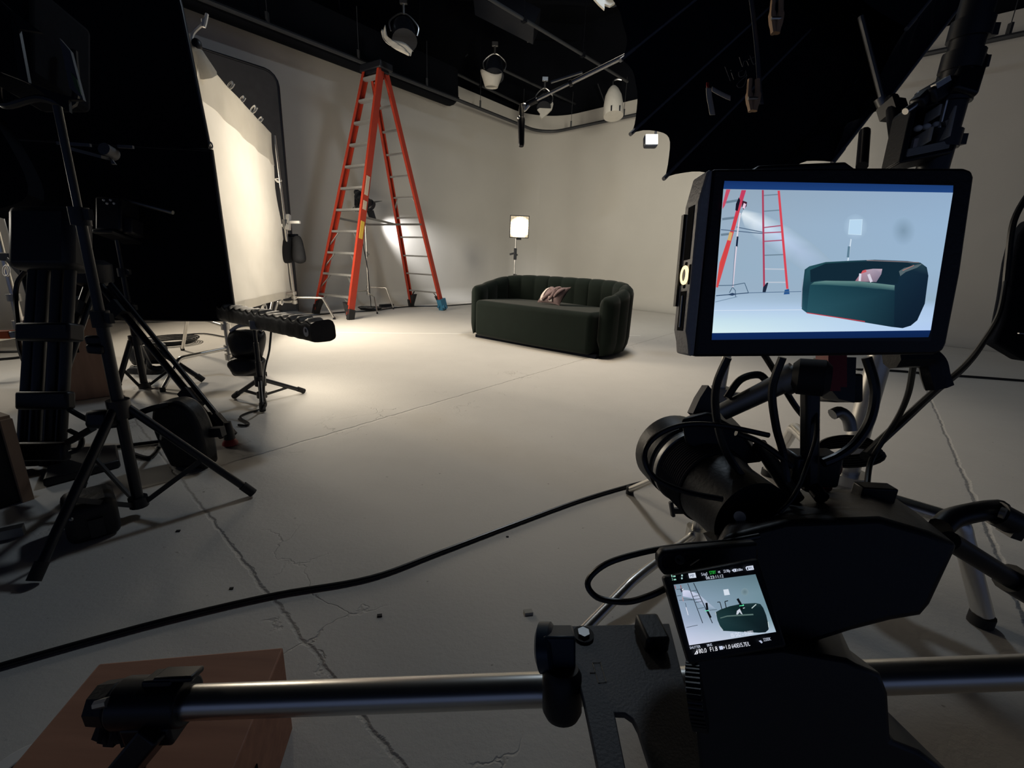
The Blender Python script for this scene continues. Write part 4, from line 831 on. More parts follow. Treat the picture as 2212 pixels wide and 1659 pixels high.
m = MB(); m.obox(bq-bx_*.018+by_*-.022-FW*.022, FW*.026, by_*.018, RT*.003); m.build('clear_cover', 'silk', o, bevel=.001)
m = MB(); m.obox(bq-bx_*.002+by_*.04-FW*.02, FW*.02, by_*.014, RT*.003); m.build('clear_cover', 'silk', o, bevel=.001)
for sx_ in (-.03, -.008, .018): m = MB(); m.ball(bq+bx_*sx_+by_*.012-FW*.016, .0095, sz=.8); m.build('terminal', 'white_plastic', o)
m = MB(); m.obox(bq-bx_*.02-by_*.03-FW*.012, bx_*.012, by_*.016, FW*.004); m.build('sticker', 'cream_cloth', o)
# dark arm between the softbox and the monitor
m = MB(); m.cyl(D(1926, 215, 1.35), D(1946, 360, 1.2), .018, n=12); m.bar(D(1924, 225, 1.34), D(1932, 250, 1.33), .05, .05); m.cyl(D(1868, 285, 1.34), D(1862, 360, 1.25), .015, n=10); tag(m.build('support_arm', 'black_metal'), 'black support arm dropping from the softbox behind the monitor', 'arm')
# black soft reflector at the right edge
o = thing('black_reflector', 'rounded black panel with a loose edge cord at the right edge of the photo', 'reflector', D(2200, 770, 1.6))
ps = [D(x, y, 1.6) for x, y in ((2232, 470), (2206, 505), (2192, 560), (2180, 640), (2168, 700), (2150, 738), (2212, 775), (2520, 820), (2560, 440))]; m = MB(); m.prism(ps, FW*.05); m.build('panel', 'black_cloth', o, bevel=.012)
m = MB(); m.tube(smooth([D(2260, 380, 1.58), D(2225, 415, 1.58), D(2190, 478, 1.58), D(2178, 560, 1.58), D(2172, 620, 1.58)], 5), .01, 8); m.build('edge_cord', 'cable_rubber', o)
m = MB(); m.bar(D(2200, 720, 1.57), D(2240, 723, 1.57), .006, .003); m.build('zip', 'dull_steel', o)
pb = D(2480, 640, 1.62); m = MB(); m.cyl((pb.x, pb.y, .001), (pb.x, pb.y, pb.z+.5), .016, n=10); m.build('pole', 'black_metal', o)
# cables on the right
def cable(name, pts, r, label, mt='cable_rubber', k=7):
    m = MB(); m.tube(smooth(pts, k), r, 9); return tag(m.build(name, mt), label, 'cable')
cable('hanging_cable', [D(2172, 610, 1.55), D(2158, 680, 1.4), D(2120, 745, 1.2), D(2080, 795, 1.05), D(2020, 845, .95), D(1960, 900, .85), D(1905, 950, .8), D(1868, 985, .75)], .0075, 'thick black cable sweeping from the right-edge panel down behind the camera')
cable('hanging_cable', [D(1974, 780, .62), D(1962, 850, .68), D(1938, 905, .72), D(1905, 955, .74), D(1880, 1000, .74), D(1872, 1060, .7)], .0042, 'black cable dropping from the right underside of the monitor')
m = MB(); m.tube(smooth([D(1925, 772, .46), D(1990, 770, .46), D(2012, 782, .46), D(2020, 812, .46), D(2028, 836, .46)], 5), [.012]*21, 8); tag(m.build('monitor_hook', 'black_plastic'), 'black hooked bracket under the right side of the monitor', 'bracket')
cable('floor_cable', [G(1850, 800)+Vector((0, 0, .01)), G(1930, 803)+Vector((0, 0, .01)), G(2010, 810)+Vector((0, 0, .01)), G(2110, 817)+Vector((0, 0, .01)), G(2240, 827)+Vector((0, 0, .01))], .012, 'black cable lying across the floor right of the monitor')
m = MB(); a, b = G(2044, 726), G(2066, 740); m.bar(a+Vector((0, 0, .006)), b+Vector((0, 0, .006)), .05, .01); tag(m.build('tape_strip', 'white_tape'), 'short pale tape scrap on the floor right of the monitor', 'tape')
cable('floor_cable', [G(-60, 1462)+Vector((0, 0, .007)), G(0, 1444)+Vector((0, 0, .007)), G(200, 1387)+Vector((0, 0, .007)), G(400, 1334)+Vector((0, 0, .007)), G(600, 1288)+Vector((0, 0, .007)), G(800, 1252)+Vector((0, 0, .007)), G(950, 1197)+Vector((0, 0, .007)), G(1100, 1140)+Vector((0, 0, .007)), G(1250, 1085)+Vector((0, 0, .007)), G(1360, 1052)+Vector((0, 0, .007)), G(1430, 1035)+Vector((0, 0, .007)), G(1560, 1010)+Vector((0, 0, .007))], .0068, 'long black cable crossing the foreground floor from lower left to the camera')

# C-stand under the camera
CB2 = Vector((.60, 1.22, 0)); CB2 = G(1497, 1190); CB2.z = 0
c_stand('c_stand', 'chrome C-stand with bent legs standing under the cinema camera', CB2, 1.0, [G(1360, 1066), G(1242, 1392), CB2+Vector((.42, .1, 0))], [VB(1490, 1100, CB2).z, VB(1480, 1145, CB2).z, VB(1490, 1070, CB2).z], r=.017, frac=.62)
kk = VB(1462, 1103, CB2); m = MB(); m.bar(kk-RT*.02+UP*.03, kk-RT*.012-UP*.02, .02, .012); m.bar(kk-RT*.012, kk+RT*.03, .016, .02); tag(m.build('wing_knob', 'black_plastic', bevel=.004), 'black wing knob on the C-stand column under the camera', 'knob')

# ================================================================ SLIDER RAIL, BOXES, FOREGROUND
RDP = .577
ra, rb = D(268, 1522, RDP+.02), D(2330, 1447, RDP+.02)
o = thing('slider_rail', 'long chrome slider pipe crossing the bottom of the photo under the camera', 'rail', (ra+rb)/2)
m = MB(); m.cyl(ra, rb, .0208, n=32); m.build('pipe', 'chrome', o)
rdir = (rb-ra).normalized()
ck = D(335, 1515, RDP+.02); o = thing('rail_clamp', 'black clamp gripping the left end of the chrome slider pipe, on a slanted leg', 'clamp', ck)
m = MB(); m.cyl(ck-rdir*.045, ck+rdir*.045, .031, n=24); m.obox(ck+UP*.035+rdir*.032, rdir*.026, UP*.004, FW*.013); m.obox(ck+UP*.031+rdir*.012, rdir*.02, UP*.005, FW*.014); m.build('collar', 'black_metal', o, bevel=.003)
m = MB(); kq = ck-rdir*.062-UP*.0; m.lathe([(.012, -.02), (.026, -.012), (.028, .012), (.02, .02)], kq, rdir, 9)
for k in range(7): a = k*.9; m.bar(kq-UP*.02+rdir*(.004*k), kq-UP*(.045+.004*(k % 3))+rdir*(.008*k-.01), .016, .014)
m.build('knob', 'black_plastic', o)
m = MB(); m.cyl(ck-rdir*.06+UP*.012-FW*.02, ck-rdir*.04+UP*.018-FW*.024, .006, n=8); m.build('bolt', 'chrome', o)
m = MB(); lf = G(228, 1715, .201); m.bar(ck-UP*.02+rdir*.02, lf, .075, .03, UP); m.bar(ck-UP*.03-rdir*.03, ck-UP*.03+rdir*.035, .04, .03); m.build('leg', 'black_metal', o, bevel=.004)
# wooden apple box under the rail
b0_, b1_ = G(612, 1398, .2), G(214, 1433, .2); ex = (b1_-b0_).normalized(); ey = Vector((-ex.y, ex.x, 0)); ey = ey if ey.y < 0 else -ey
o = thing('apple_box', 'reddish wooden apple box lying on the floor at the lower left under the slider pipe', 'wooden box', (b0_+b1_)/2-Vector((0, 0, .2)))
bl_ = (b1_-b0_).length; dp = .40
top = [b0_, b1_, b1_+ey*dp, b0_+ey*dp]; m = MB(); m.prism([p-Vector((0, 0, .199)) for p in top], Vector((0, 0, .199))); m.build('box', 'box_wood', o, bevel=.003)
m = MB(); hc = b0_+ey*dp*.5-Vector((0, 0, .09)); m.obox(hc-ex*.0012, ex*.001, ey*.05, Vector((0, 0, .015))); m.build('hand_hole', 'black_cloth', o)
# tape roll at the lower left corner
tq = G(40, 1655, .06); o = thing('tape_roll', 'white tape roll with a dark core at the bottom left corner', 'tape roll', tq-Vector((0, 0, .06)))
m = MB(); ringr = [(.024, -.06), (.052, -.06), (.052, -.012), (.024, -.012)]
vs = []; n = 36
for r_, t in ringr:
    for j in range(n): a = 2*math.pi*j/n; vs.append(tq+Vector((math.cos(a)*r_, math.sin(a)*r_, t)))
m.add(vs, [(i*n+j, i*n+(j+1) % n, ((i+1) % 4)*n+(j+1) % n, ((i+1) % 4)*n+j) for i in range(4) for j in range(n)]); m.build('roll', 'white_plastic', o, bevel=.002)
m = MB(); m.cyl(tq-Vector((0, 0, .06)), tq-Vector((0, 0, .014)), .0235, n=30); m.build('core', 'rubber', o)
# crumbs on the floor
for (x, y), s, mt, lab in (((1141, 1325), .011, 'white_paper', 'pale paint chip on the floor above the slider pipe'), ((820, 1331), .006, 'rubber', 'tiny dark crumb on the floor below the long cable'), ((1096, 1160), .004, 'rubber', 'tiny dark speck on the floor just above the long cable'), ((385, 1148), .006, 'rubber', 'small dark crumb on the floor near the left stand shadow'), ((500, 1272), .005, 'rubber', 'small dark crumb on the floor above the long cable at left')):
    c = G(x, y); m = MB(); m.obox(c+Vector((0, 0, s*.35)), Vector((s, s*.2, 0)), Vector((-s*.2, s*.6, 0)), Vector((0, s*.1, s*.3))); tag(m.build('paint_chip' if mt == 'white_paper' else 'floor_crumb', mt), lab, 'debris')

# ================================================================ CAMERA RIG
def loft(near, dn, far, df):
    m = MB(); a = [D(x, y, dn) for x, y in near]; b = [D(x, y, df) for x, y in far]; n = len(a)
    m.add(a+b, [tuple(range(n)), tuple(range(2*n-1, n-1, -1))]+[(i, (i+1) % n, n+(i+1) % n, n+i) for i in range(n)]); return m
DLZ = .425
dl = thing('slider_dolly', 'dark slotted dolly plate with a steel bolt riding the chrome slider pipe', 'dolly', G(1330, 1480, DLZ))
m = MB(); m.prism([G(x, y, DLZ) for x, y in ((1222, 1352), (1446, 1346), (1500, 1560), (1545, 1760), (1440, 1760), (1405, 1659), (1378, 1575), (1366, 1552), (1350, 1541), (1328, 1540), (1340, 1600), (1372, 1760), (1312, 1760), (1262, 1520))], Vector((0, 0, -.008))); m.build('plate', 'dark_plastic', dl, bevel=.0015)
m = MB(); c = G(1260, 1373, DLZ); m.cyl(c, c+Vector((0, 0, .007)), .0085, n=6); m.build('bolt', 'dull_steel', dl); m = MB(); m.cyl(c, c+Vector((0, 0, .003)), .014, n=24); m.build('washer', 'rubber', dl)
m = MB(); m.box(G(1405, 1382, DLZ)+Vector((0, 0, .012)), .032, .045, .024, .1); m.build('clamp_block', 'black_plastic', dl, bevel=.004)
m = MB(); 
for pts in (((1280, 1432), (1297, 1431), (1310, 1473), (1293, 1475)),):
    q = [G(x, y, DLZ+.0006) for x, y in pts]; m.tube(q, .0005, 4, True); m.tube([G(1274, 1453, DLZ+.0006), G(1287, 1453, DLZ+.0006)], .0005, 4)
m.build('engraving', 'dull_steel', dl)['label'] = 'faint engraved outline mark on the plate'
w0 = D(1181, 1398, .565); m = MB(); wx = (RT*.82-FW*.2+UP*.1).normalized(); m.lathe([(.02, -.012), (.029, -.008), (.029, .006), (.024, .01)], w0, wx, 28); m.build('wheel', 'navy_plastic', dl)
m = MB(); m.bar(D(1206, 1362, .56), D(1206, 1440, .56), .03, .04, RT); m.build('axle_block', 'navy_plastic', dl, bevel=.003)
m = MB(); m.lathe([(.02, 0), (.024, .008), (.024, .05), (.02, .058)], D(1214, 1545, .545), UP, 24); m.build('wheel', 'black_plastic', dl)
hd = thing('camera_mount', 'black fluid head under the camera with a pan handle reaching right', 'camera mount', G(1700, 1560, DLZ))
m = loft([(1490, 1420), (1690, 1400), (1830, 1425), (1850, 1436), (1903, 1456), (1920, 1500), (1926, 1600), (1990, 1625), (2075, 1690), (2075, 1790), (1520, 1790)], .40, [(1500, 1330), (1690, 1320), (1800, 1340), (1815, 1360), (1830, 1400), (1835, 1420), (1835, 1480), (1880, 1500), (1900, 1520), (1900, 1600), (1560, 1600)], .50)
m.build('base', 'black_metal', hd, bevel=.004)
m = MB(); c = D(1506, 1500, .40); ax_ = (RT*.9+UP*.15-FW*.4).normalized(); x_, y_, z_ = frame(ax_); m.cyl(c-z_*.006, c+z_*.006, .026, n=40)
for k in range(40): a = 2*math.pi*k/40; m.bar(c+(x_*math.cos(a)+y_*math.sin(a))*.0262-z_*.006, c+(x_*math.cos(a)+y_*math.sin(a))*.0262+z_*.006, .0016, .002)
m.build('geared_knob', 'black_metal', hd)
m = MB(); m.tube(smooth([D(2032, 1140, .55), D(2060, 1118, .56), D(2120, 1104, .57), D(2160, 1100, .58)], 5), .0125, 12); m.cyl(D(2150, 1108, .57), D(2188, 1128, .57), .016, n=14); m.bar(D(2176, 1138, .57), D(2200, 1146, .57), .02, .02); m.cyl(D(2190, 1133, .57), D(2240, 1142, .57), .011, n=12); hnd = m.build('pan_handle', 'black_metal', hd)
m = MB(); m.cyl(D(2160, 1106, .556), D(2172, 1110, .552), .007, n=12); m.build('screw', 'dull_steel', hnd)
m = MB(); m.cyl(D(2050, 1168, .5), D(2185, 1252, .53), .011, n=14); m.cyl(D(2180, 1248, .53), D(2290, 1315, .54), .017, n=14); m.build('pan_handle', 'black_metal', hd)
cm = thing('cinema_camera', 'black cinema camera with its lens pointing at the green sofa, lower right', 'camera', D(1750, 1300, .5))
near_ = [(1560, 1160), (1700, 1125), (1900, 1118), (2010, 1150), (2072, 1176), (2046, 1230), (2010, 1308), (1990, 1332), (1925, 1343), (1840, 1365), (1700, 1410), (1570, 1390), (1505, 1260)]
far_ = [(1590, 1075), (1700, 1056), (1870, 1054), (1930, 1072), (1992, 1116), (1980, 1150), (1940, 1200), (1900, 1220), (1850, 1230), (1800, 1240), (1700, 1240), (1600, 1240), (1540, 1180)]
loft(near_, .43, far_, .58).build('body', 'black_plastic', cm, bevel=.006, seg=3)
m = MB(); m.bar(D(1850, 1062, .54), D(1925, 1066, .54), .018, .02); m.build('cold_shoe', 'black_metal', cm, bevel=.002)
la, lb_ = D(1444, 968, .66), D(1612, 1112, .50); lax = (lb_-la).normalized(); LL_ = (lb_-la).length
m = MB(); m.lathe([(.046, -.006), (.052, 0), (.0535, .004), (.0535, LL_*.26), (.051, LL_*.27)], la, lax, 48); m.build('lens_hood', 'black_plastic', cm)
m = MB(); m.lathe([(.0505, LL_*.27), (.0505, LL_*.30), (.049, LL_*.31)], la, lax, 48); m.build('front_ring', 'dark_plastic', cm)
m = MB(); m.lathe([(.0515, LL_*.31), (.0525, LL_*.32), (.0525, LL_*.36), (.05, LL_*.365)], la, lax, 48); m.build('silver_ring', 'dull_steel', cm)
m = MB(); pr_ = [(.0495, LL_*.365)]
for k in range(14): t = LL_*(.37+.022*k); pr_ += [(.0505, t), (.0492, t+LL_*.011)]
m.lathe(pr_, la, lax, 48); m.build('focus_ring', 'rubber', cm)
m = MB(); m.lathe([(.048, LL_*.68), (.045, LL_*.8), (.045, LL_*1.05)], la, lax, 48); m.build('barrel', 'black_plastic', cm)
m = MB(); m.lathe([(.042, .012), (.044, .004)], la, lax, 40); m.build('front_glass', 'lens_glass', cm)
m = MB(); c = D(1600, 1113, .478); m.cyl(c, c-FW*.006-RT*.004, .006, n=20); m.build('mount_screw', 'chrome', cm)
# matte-box like block in front of the lens top, and top handle
loft([(1470, 905), (1530, 890), (1600, 930), (1650, 1000), (1560, 1010), (1480, 960)], .56, [(1500, 890), (1530, 885), (1580, 900), (1620, 940), (1560, 960), (1500, 930)], .64).build('eyebrow', 'black_plastic', cm, bevel=.004)
m = MB(); m.prism([D(x, y, .6) for x, y in ((1530, 832), (1545, 850), (1560, 880), (1545, 900), (1510, 905), (1497, 893), (1512, 860))], FW*.02); m.build('flag_tab', 'dark_plastic', cm)
m = MB(); m.cyl(D(1560, 890, .55), D(1728, 808, .5), .0105, .0125, 18); m.cyl(D(1690, 826, .51), D(1722, 811, .5), .0165, n=20); hh_ = m.build('top_handle', 'dull_steel', cm)
m = MB(); m.lathe([(.014, -.018), (.02, -.012), (.02, .012), (.014, .018)], D(1752, 815, .49), (RT*.8-UP*.1-FW*.5), 22); m.build('handle_cap', 'rubber', hh_)
m = MB(); m.cyl(D(1640, 960, .56), D(1720, 1080, .5), .009, n=12); m.cyl(D(1705, 985, .57), D(1775, 1075, .5), .008, n=12); m.build('support_rod', 'black_metal', cm)
m = MB(); m.cyl(D(1716, 1000, .55), D(1736, 1022, .53), .009, n=14); m.build('rod_end', 'chrome', cm)
m = MB(); m.bar(D(1750, 820, .5), D(1748, 1060, .52), .016, .016, RT); m.bar(D(1700, 1010, .53), D(1800, 1010, .53), .03, .04); m.build('monitor_post', 'black_metal', cm, bevel=.004)
m = MB(); m.prism([D(x, y, .6) for x, y in ((1790, 770), (1850, 772), (1846, 870), (1812, 862), (1785, 830))], FW*.03); m.build('side_bracket', 'black_metal', cm)
m = MB(); m.obox(D(1795, 800, .585), RT*.012, UP*.022, FW*.012); m.obox(D(1788, 815, .58), RT*.014, UP*.018, FW*.004, mi=0); m.build('red_latch', 'red_plastic', cm)['label'] = 'small red latch'
m = MB(); m.ball(D(1802, 1012, .58), .009, sz=1.4); m.ball(D(1786, 1052, .56), .006); m.cyl(D(1802, 1012, .58), D(1780, 1055, .57), .004, n=8); m.build('red_knob', 'red_plastic', cm)['label'] = 'red knob'
m = MB(); m.prism([D(x, y, .47) for x, y in ((1545, 1172), (1620, 1150), (1640, 1180), (1560, 1200))], FW*.03); m.build('side_port', 'black_plastic', cm)
# screens -------------------------------------------------------------
def quadpose(pxs, width):
    r = [ray(*q) for q in pxs]; M = Matrix((r[0], -r[1], r[2])).transposed(); k = M.inverted() @ r[3]; k = [k[0], k[1], k[2], 1.]
    X = [r[i]*k[i] for i in range(4)]; s = width/(X[1]-X[0]).length; X = [O+x*s for x in X]
    e1 = (X[1]-X[0]).normalized(); n = e1.cross(X[3]-X[0]).normalized(); n = n if n.dot(FW) < 0 else -n
    return X, n, e1, (-n.cross(e1)).normalized()
class SCR(MB):
    def __init__(s, p, n): super().__init__(); s.c = []; s.p = p; s.n = n; s.k = 0
    def pt(s, x, y): return PL(x, y, s.p+s.n*(.00005+.00003*s.k), s.n)
    def poly(s, pts, col):
        s.k += 1; cols = col if isinstance(col[0], (list, tuple)) else [col]*len(pts)
        s.add([s.pt(*q) for q in pts], [tuple(range(len(pts)))]); s.c += [lin(c) for c in cols]; return s
    def line(s, a, b, w, col, w2=None):
        d = Vector((b[0]-a[0], b[1]-a[1])); q = Vector((-d.y, d.x)).normalized(); w2 = w2 or w
        return s.poly([(a[0]+q.x*w/2, a[1]+q.y*w/2), (b[0]+q.x*w2/2, b[1]+q.y*w2/2), (b[0]-q.x*w2/2, b[1]-q.y*w2/2), (a[0]-q.x*w/2, a[1]-q.y*w/2)], col)
    def gridc(s, tl, tr, br, bl, rows):   # rows of (v, left colour, right colour)
        s.k += 1; vs = []; L = lambda a, b, t: (a[0]+(b[0]-a[0])*t, a[1]+(b[1]-a[1])*t); nx = 8
        for v, c0, c1 in rows:
            for i in range(nx+1):
                t = i/nx; vs.append(s.pt(*L(L(tl, bl, v), L(tr, br, v), t))); s.c.append(lin([c0[j]+(c1[j]-c0[j])*t for j in range(3)]))
        s.add(vs, [(j*(nx+1)+i, j*(nx+1)+i+1, (j+1)*(nx+1)+i+1, (j+1)*(nx+1)+i) for j in range(len(rows)-1) for i in range(nx)]); return s
    def blob(s, c, rx, ry, ci, co):
        s.k += 1; n = 20; s.add([s.pt(*c)]+[s.pt(c[0]+rx*math.cos(2*math.pi*i/n), c[1]+ry*math.sin(2*math.pi*i/n)) for i in range(n)], [(0, 1+i, 1+(i+1) % n) for i in range(n)]); s.c += [lin(ci)]+[lin(co)]*n
    def text(s, t, a, b, h, col):      # baseline from a to b, letter height h (all picture points)
        s.k += 1; cu = bpy.data.curves.new('t', 'FONT'); cu.body = t; ob = bpy.data.objects.new('t', cu); COL.objects.link(ob); bpy.context.view_layer.update()
        me = bpy.data.meshes.new_from_object(ob.evaluated_get(bpy.context.evaluated_depsgraph_get())); bpy.data.objects.remove(ob)
        xs = [v.co.x for v in me.vertices]; x0, x1 = min(xs), max(xs); d = Vector((b[0]-a[0], b[1]-a[1])); up = Vector((d.y, -d.x)).normalized()+Vector((-.12, 0))
        s.add([s.pt(a[0]+d.x*(v.co.x-x0)/(x1-x0)+up.x*h*v.co.y/.7, a[1]+d.y*(v.co.x-x0)/(x1-x0)+up.y*h*v.co.y/.7) for v in me.vertices], [tuple(p.vertices) for p in me.polygons]); s.c += [lin(col)]*len(me.vertices); bpy.data.meshes.remove(me)
# the monitor
X, nM, e1, e2 = quadpose([(1565, 391), (2060, 402), (2008, 735), (1538, 733)], .2)
pM = X[0]; onM = lambda x, y: PL(x, y, pM, nM)
mo = thing('field_monitor', 'large black field monitor on the camera showing the sofa scene on its bright screen', 'monitor', (X[2]+X[3])/2)
oc = [(1546, 366), (1535, 362), (1800, 357), (2082, 361), (2100, 366), (2107, 380), (2075, 600), (2047, 745), (2040, 760), (2024, 766), (1780, 770), (1505, 772), (1500, 766), (1520, 580)]
oc = [(1541, 364), (1800, 361), (2086, 362), (2102, 368), (2107, 382), (2077, 590), (2047, 742), (2040, 758), (2022, 766), (1780, 769), (1500, 771), (1521, 580)]
TK = .026
m = MB(); m.prism([onM(*q)-nM*.0006 for q in oc], -nM*TK); bod = m.build('housing', 'black_plastic', mo, bevel=.0025)
m = MB(); m.prism([onM(*q) for q in ((1563, 389), (2062, 400), (2010, 737), (1536, 735))], -nM*.0008); m.build('bezel_glass', 'black_metal', mo)
# left side rail with slots and a glowing ring button
sTL, sBL = onM(1541, 366), onM(1500, 770); sv = (sBL-sTL); sl = sv.length; sv = sv.normalized(); sn = nM.cross(sv); sn = sn if sn.dot(RT) < 0 else -sn
m = MB(); q = lambda t, dpt, out: sTL+sv*(sl*t)-nM*dpt+sn*out
side = [(0, 0), (.055, 0), (.13, .0), (.2, .0), (.83, .0), (.9, 0), (1, 0)]
m.prism([q(0, .0, .0), q(.0, .001, .004), q(.16, .001, .009), q(.86, .001, .009), q(.93, .001, .006), q(1, .002, .004), q(1, 0, 0)], -nM*.028); m.build('side_rail', 'grey_plastic', mo, bevel=.002)
def slot(t0, t1, d0, d1):
    m = MB(); a = [q(t0+.02, d0, .0092), q(t0, d0*.5+d1*.5, .0092), q(t0+.0, d1, .0092), q(t1, d1, .0092), q(t1-.01, d0, .0092)]; m.prism([q(t0, d0, .0091), q(t0, d1, .0091), q(t1, d1, .0091), q(t1, d0, .0091)], sn*.0004); m.build('slot', 'black_cloth', mo, bevel=.0015)
slot(.17, .46, .008, .02); slot(.635, .86, .008, .02); slot(.49, .60, .004, .007); slot(.49, .60, .021, .024)
cR = q(.545, .014, .0098); m = MB(); m.tube([cR+(sv*math.cos(a)+nM*math.sin(a)*.8)*.0068 for a in [2*math.pi*i/32 for i in range(32)]], .0016, 8, True); m.build('ring_button', 'ring_glow', mo)['label'] = 'glowing ring button'
m = MB(); m.cyl(cR-sn*.001, cR+sn*.0004, .0055, n=24); m.build('button_centre', 'black_plastic', mo)
for t in (.485, .605): m = MB(); m.cyl(q(t, .014, .009), q(t, .014, .0095), .0022, n=14); m.build('screw_hole', 'black_cloth', mo)
m = MB(); m.cyl(q(.66, .014, .0098), q(.84, .014, .0098), .0011, n=8); m.build('wire', 'dull_steel', mo)
m = MB(); m.prism([q(.2, .024, .009), q(.2, .029, .009), q(.72, .029, .009), q(.72, .024, .009)], sn*.0022); m.build('back_plate', 'black_plastic', mo)
m = MB(); m.prism([onM(x, y)-nM*.03 for x, y in ((1640, 372), (1690, 330), (1890, 322), (1912, 338), (1925, 372))], -nM*.02); m.build('battery', 'black_plastic', mo, bevel=.003)
c5 = lambda x, y: (1430+.35353*x, 320+.35353*y)
s = SCR(pM, nM); P5 = lambda *pts: [c5(*p) for p in pts]
s.poly(P5((382, 200), (1780, 228), (1778, 272), (375, 250)), [(20, 48, 102), (26, 58, 112), (30, 66, 124), (26, 60, 118)])
s.poly(P5((306, 1130), (1642, 1113), (1628, 1155), (304, 1172)), [(14, 40, 92), (14, 40, 88), (14, 36, 78), (14, 36, 80)])
s.gridc(c5(375, 250), c5(1778, 272), c5(1642, 1113), c5(307, 1130), [(0, (146, 166, 184), (146, 172, 200)), (.25, (152, 174, 194), (150, 178, 206)), (.55, (150, 174, 194), (152, 180, 206)), (.70, (152, 174, 194), (150, 176, 200)), (.78, (168, 192, 216), (150, 176, 196)), (.84, (182, 206, 232), (172, 198, 228)), (.92, (200, 226, 236), (178, 204, 236)), (1, (216, 238, 240), (176, 202, 240))])
bg1 = (154, 176, 198); bm = (214, 228, 240)
sp_ = [(488, 398), (560, 440), (640, 486), (720, 540), (830, 620), (980, 740)]; tp2 = [(500, 372), (610, 398), (720, 450), (800, 496), (930, 590), (1040, 690)]; lo_ = [(478, 420), (510, 490), (570, 550), (650, 600), (780, 690), (900, 780)]; cs_ = [(226, 236, 242), (220, 232, 242), (206, 222, 240), (188, 208, 234), (172, 192, 218), (154, 178, 202)]
bgc = [(152, 176, 196)]*6
for i in range(5):
    s.poly(P5(sp_[i], sp_[i+1], tp2[i+1], tp2[i]), [cs_[i], cs_[i+1], bgc[0], bgc[0]]); s.poly(P5(sp_[i], sp_[i+1], lo_[i+1], lo_[i]), [cs_[i], cs_[i+1], bgc[0], bgc[0]])
s.blob(c5(1475, 505), 26, 32, (124, 150, 172), (150, 177, 203))
red = (212, 70, 84); dred = (170, 66, 92); gr = (112, 134, 152)
for y0, y1 in ((290, 282), (386, 378), (486, 472), (518, 512), (570, 562), (655, 650), (738, 740), (820, 820)):
    f = (y0-257)/600; s.line(c5(616+f*8, y0), c5(716+f*50, y1), 2.6, gr if y0 < 450 or y0 == 655 else (168, 90, 118) if y0 < 600 else (186, 196, 210))
s.line(c5(616, 256), c5(624, 856), 4.2, dred); s.line(c5(713, 260), c5(766, 860), 5, red)
s.poly(P5((618, 850), (640, 822), (650, 822), (632, 884), (614, 884)), (30, 40, 60)); s.poly(P5((750, 866), (776, 860), (780, 892), (744, 894)), (40, 84, 140))
for a, b in (((385, 332), (470, 318)), ((368, 434), (452, 424)), ((360, 530), (430, 522))): s.line(c5(*a), c5(*b), 5, (106, 128, 146))
s.poly(P5((393, 252), (418, 253), (384, 352), (370, 372), (371, 340)), (196, 76, 100)); s.poly(P5((486, 256), (514, 257), (470, 400), (404, 640), (342, 852), (330, 850), (352, 700), (420, 500)), [(190, 60, 96), (190, 60, 96), (208, 60, 70), (216, 72, 60), (212, 76, 80), (210, 74, 72), (218, 78, 66), (206, 60, 70)])
s.poly(P5((412, 512), (432, 516), (420, 566), (400, 562)), (206, 170, 110))
s.line(c5(360, 498), c5(615, 522), 2, (84, 106, 132)); s.line(c5(455, 482), c5(615, 514), 2, (84, 106, 132))
s.line(c5(478, 395), c5(456, 560), 3, (224, 214, 224)); s.line(c5(462, 540), c5(456, 605), 4, (22, 34, 60)); s.line(c5(455, 600), c5(432, 850), 3, (214, 204, 218)); s.line(c5(447, 600), c5(430, 845), 1, (80, 104, 130))
s.poly(P5((452, 340), (470, 300), (478, 320), (462, 384), (448, 380)), (24, 22, 40)); s.poly(P5((492, 320), (520, 330), (516, 356), (498, 376), (486, 356)), (60, 28, 48)); s.poly(P5((500, 335), (514, 342), (505, 372), (490, 364)), (228, 200, 222))
for a, b in (((345, 840), (430, 838)), ((430, 838), (505, 824)), ((505, 824), (528, 884)), ((430, 850), (412, 884)), ((432, 850), (448, 870)), ((448, 868), (450, 910))): s.line(c5(*a), c5(*b), 1.6, (70, 96, 120))
s.line(c5(330, 902), c5(530, 884), 2, (60, 84, 112)); s.line(c5(530, 884), c5(852, 876), 1.4, (84, 110, 140)); s.poly(P5((398, 896), (430, 884), (456, 892), (430, 902)), (44, 66, 96)); s.line(c5(325, 940), c5(460, 908), 1.3, (110, 136, 160))
s.line(c5(320, 992), c5(870, 988), 1.2, (214, 226, 240))
s.line(c5(1156, 552), c5(1136, 690), 2.6, (206, 222, 236)); s.line(c5(1143, 600), c5(1136, 668), 5, (92, 124, 144)); s.blob(c5(1182, 482), 26, 28, (178, 202, 226), (152, 178, 202)); s.poly(P5((1146, 436), (1226, 434), (1219, 532), (1137, 527)), (196, 222, 240)); s.poly(P5((1150, 440), (1222, 438), (1215, 528), (1142, 523)), (184, 214, 238))
dk = (22, 46, 60)
s.poly(P5((872, 742), (900, 722), (1000, 696), (1150, 688), (1300, 682), (1500, 690), (1580, 700), (1618, 728), (1628, 780), (1606, 950), (1560, 1052), (1520, 1085), (1470, 1100), (1400, 1092), (884, 1006), (854, 984), (858, 860)), [(30, 66, 78), (36, 78, 88), (34, 74, 82), (26, 58, 70), (24, 52, 66), (26, 52, 66), (40, 66, 78), (26, 50, 66), (18, 36, 54), (16, 34, 50), (14, 30, 46), (14, 30, 46), (14, 30, 46), (16, 34, 50), (34, 74, 88), (44, 84, 96), (26, 58, 72)])
s.poly(P5((905, 745), (1000, 705), (1150, 697), (1300, 692), (1500, 700), (1530, 712), (1455, 755), (1440, 830), (1200, 815), (960, 808), (908, 820)), (18, 40, 54))
